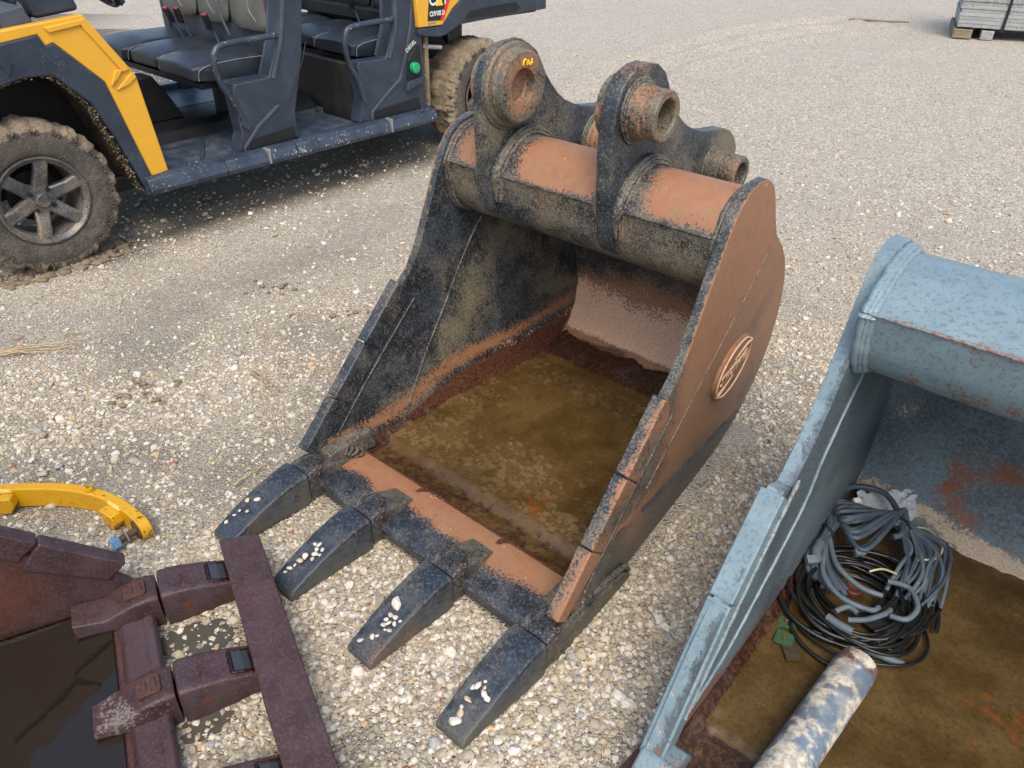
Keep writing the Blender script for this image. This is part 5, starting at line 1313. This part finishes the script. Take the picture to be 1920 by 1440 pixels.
# wheels
def wheel(cx, cy, rimmed=True, mudk=1.0, seed=0, wide=1.0):
    R0, W0 = .345, .235; rr = .205
    root = bpy.data.objects.new('wheel', None)
    SEG = 160; prof = [(rr-.01, .03), (rr+.004, .012), (rr+.03, .002), (rr+.075, -.004), (R0-.045, .0), (R0-.022, .012), (R0-.010, .032), (R0-.004, .07), (R0-.004, .165), (R0-.010, .203), (R0-.03, .23), (rr+.03, .235), (rr-.01, .205)]
    prof = [(p.x, p.y*wide) for p in smoothpath([(a, b_, 0) for a, b_ in prof], 3)]
    bm = bmesh.new(); V = []
    for i in range(SEG):
        a = 2*PI*i/SEG; row = []
        for r, h in prof:
            outer = min(1, max(0, (r-(R0-.055))/.03))
            ph = (i*22/SEG) % 1; lug = outer*(.013 if ph < .55 else -.006)
            n_ = nz((math.cos(a)*r*14, math.sin(a)*r*14, h*14+seed))
            n3 = nz((math.cos(a)*r*45, math.sin(a)*r*45, h*45+seed))
            nb_ = nz((math.cos(a)*r*7, math.sin(a)*r*7, h*7+seed), 1, 7); r2 = r+lug*(.8-.9*max(0, nb_*2))+outer*mudk*(.012*n_+.012*n3+.012*nb_+.008); h2 = h-(.006*outer*(ph < .55))-mudk*.004*n3*outer
            row.append(bm.verts.new((r2*math.cos(a), h2, r2*math.sin(a))))
        V.append(row)
    for i in range(SEG):
        a, b_ = V[i], V[(i+1) % SEG]
        for k in range(len(prof)-1): bm.faces.new((a[k], a[k+1], b_[k+1], b_[k]))
    me = finish(bm, 50); me.materials.append(M['tyre']); me.materials.append(M['mud'])
    for p in me.polygons:
        c = p.center; r = math.hypot(c.x, c.z); a = math.atan2(c.z, c.x)
        if r > R0-.032+.02*nz((c.x*11, c.y*9, c.z*11+seed)) or c.y > .05: p.material_index = 1
    ty = put('tyre', me, None, ut); ty.location = (cx, cy, .345)
    if not rimmed: return ty
    # chevron side lugs
    for k in range(22):
        a = 2*PI*k/22; rr1 = R0-.052; bm = bmesh.new()
        P = []
        for da, dr in ((-.05, .012), (-.045, .034), (0, .02), (.045, .034), (.05, .012)):
            P.append((( rr1+dr)*math.cos(a+da), -.002, (rr1+dr)*math.sin(a+da)))
        put('side_lug', finish(tube(P, .006, 6), 60), M['tyre'], ty)
    rim = put('rim', finish(lathe([(rr-.004, .20), (rr-.012, .06), (rr-.012, .022), (rr+.002, .006), (rr+.001, .0), (rr-.006, -.001), (rr-.012, .006), (rr-.026, .018), (rr-.034, .05), (rr-.036, .19)], 72, lambda h, c, s: (c, h, s)), 35), M['rim'], ty)
    for k in range(6):
        a = 2*PI*k/6+.30; c_, s_ = math.cos(a), math.sin(a)
        def F(u, v, w): return (u*c_-v*s_, w+.02*max(0, (.12-u))/.12, u*s_+v*c_)
        bm = bmesh.new()
        secs = []
        for u, hw, y0_, y1_ in ((.05, .036, .028, .07), (.09, .032, .022, .06), (.13, .030, .014, .05), (.165, .032, .012, .045), (.187, .036, .012, .045)):
            secs.append([F(u, -hw, y0_+.008), F(u, -hw*.7, y0_), F(u, hw*.7, y0_), F(u, hw, y0_+.008), F(u, hw, y1_), F(u, -hw, y1_)])
        loft(secs, bm); put('rim_spoke', finish(bm, 25), M['rim'], rim, .003)
    put('hub', finish(lathe([(0, .012), (.028, .012), (.032, .016), (.036, .032), (.062, .034), (.068, .045), (.068, .09)], 32, lambda h, c, s: (c, h, s)), 30), M['rim'], rim)
    for k in range(4):
        a = PI/4+k*PI/2+.1; put('lug_nut', finish(lathe([(0, .024), (.009, .024), (.011, .028), (.011, .05)], 6, lambda h, c, s: (.056*math.cos(a)+c, h, .056*math.sin(a)+s)), 30), M['utv_black'], rim)
    put('brake_disc', finish(lathe([(0, .12), (.12, .12), (.12, .13), (0, .13)], 32, lambda h, c, s: (c, h, s)), 30), M['utv_black'], rim)
    return ty
w1 = wheel(-.015, .0, True, 1.0, 1); w2 = wheel(2.955, -.05, True, 1.7, 5, 1.35)
for (x, s_) in ((-.015, 3), (2.955, 9)): wheel(x, 1.27, False, 1.0, s_)
# mud squeezed out round the near front tyre
bm = bmesh.new(); rs2 = random.Random(4)
for k in range(260):
    a = rs2.uniform(-.30, .36); q = UO+UU*(a-.0)+UN*rs2.uniform(-.05, .22)*(1 if abs(a) < .2 else .7)
    r = rs2.uniform(.008, .026)*(1.1-abs(a)*1.6)
    bmesh.ops.create_icosphere(bm, subdivisions=2, radius=r, matrix=Matrix.Translation((q.x, q.y, r*.15)) @ Matrix.Rotation(rs2.uniform(0, 3), 4, 'Z') @ Matrix.Diagonal((1.4, 1, .6, 1)))
for v in bm.verts: v.co += Vector((nz(v.co, 60), nz(v.co, 60, 3), nz(v.co, 60, 6)))*.004
put('mud_lumps', finish(bm, 60), M['mud'], kind='stuff', label='dried mud lumps around the foot of the front tyre')

# ------------------------------------------------------------------ banded stack of boards, far right
sk = empty('board_stack', (5.55, 10.62, 0), math.radians(-24), label='strapped stack of grey weathered boards raised on short blocks at the upper right', cat='board stack')
M['board'] = simple_mat('weathered_grey_board', '#87898a', '#9c9d99', .8, 7, .5, speck='#5e5c52', speck_amt=.05, speck_scale=60)
M['board2'] = simple_mat('weathered_grey_board_pale', '#8f9190', '#a1a19b', .8, 9, .5)
rs3 = random.Random(2); z = .13
while z < 1.02:
    h = .042; dx = rs3.uniform(-.012, .012); dy = rs3.uniform(-.008, .008)
    for (xa, xb) in ((0, 1.16), (1.168, 2.6)):
        put('board', finish(box(xa+dx, xb+dx, 0+dy, 1.1, z, z+h-.0015), 30), M['board'] if rs3.random() < .6 else M['board2'], sk, .002)
    z += h
put('strap', finish(box(.50, .535, -.014, -.010, .10, 1.03), 30), M['utv_black'], sk)
put('strap', finish(box(.50, .535, -.014, 1.11, 1.022, 1.027), 30), M['utv_black'], sk)
for x in (-.02, .3, 1.2, 2.2):
    put('block', finish(box(x, x+.22 if x < 0 else x+.14, -.02, 1.1, .0, .105), 30), M['board'] if x >= 0 else M['mud'], sk, .008)

# ------------------------------------------------------------------ straws, twigs, clods
TW = [((-2.08, 2.634), (-1.78, 2.675), 'two long dry straws at the left edge', 4), ((-1.90, 2.80), (-1.82, 2.83), 'short dry stalk on the gravel behind the long straws', 1),
      ((-1.033, 2.541), (-.889, 2.378), 'bent dry stalk between the buggy and the black bucket', 2), ((-.886, 1.863), (-.80, 1.985), 'thin grey twig by the far left tooth', 1),
      ((4.70, 11.95), (5.45, 11.70), 'long dark brown stick on the far gravel left of the board stack', 2)]
for (a, b_, lb, n) in TW:
    bm = bmesh.new()
    for k in range(n):
        d = Vector((b_[0]-a[0], b_[1]-a[1], 0)); nn = Vector((-d.y, d.x, 0)).normalized(); far = a[1] > 5
        P = [Vector((a[0], a[1], .012))+d*t+nn*(.011*k+.012*nz((t*3, k, a[0]), 2)+.02*t*k)+Vector((0, 0, .006*abs(math.sin(t*5)))) for t in np.linspace(0, 1, 12)]
        tube(P, (lambda i, t: (.0042 if not far else .016)*(1-.5*t)), 6, bm)
    tag(put('dry_stalk' if a[1] < 5 else 'stick', finish(bm, 60), M['wood'] if a[1] < 5 else M['mud_dark']), lb, 'twig')
bm = bmesh.new(); rs4 = random.Random(8)
for k in range(60):
    c = rs4.choice([(-1.38, 2.43), (-.72, 3.05), (-1.15, 3.3), (-.45, 3.5), (-1.42, 2.38)]); r = rs4.uniform(.004, .013)
    bmesh.ops.create_icosphere(bm, subdivisions=2, radius=r, matrix=Matrix.Translation((c[0]+rs4.gauss(0, .06), c[1]+rs4.gauss(0, .04), r*.3)) @ Matrix.Diagonal((1.3, 1, .6, 1)))
for v in bm.verts: v.co += Vector((nz(v.co, 70), nz(v.co, 70, 3), 0))*.004
put('mud_clods', finish(bm, 60), M['mud_dark'], kind='stuff', label='scattered dark mud clods on the sandy track')
# rusted strip poking out beside the pale blue bucket
bm = extr([(0, 0), (.26, .02), (.27, .035), (0, .02)], lambda u, v, w: (u, v, w), 0, .012)
o = tag(put('steel_strip', finish(bm, 30, cst(.7, .4, .3, -.4), .03), M['rusty'], None, .002), 'thin rusty strip of steel half buried beside the pale blue bucket', 'steel strip'); o.location = (.17, .835, .0); o.rotation_euler = (0, 0, .75)
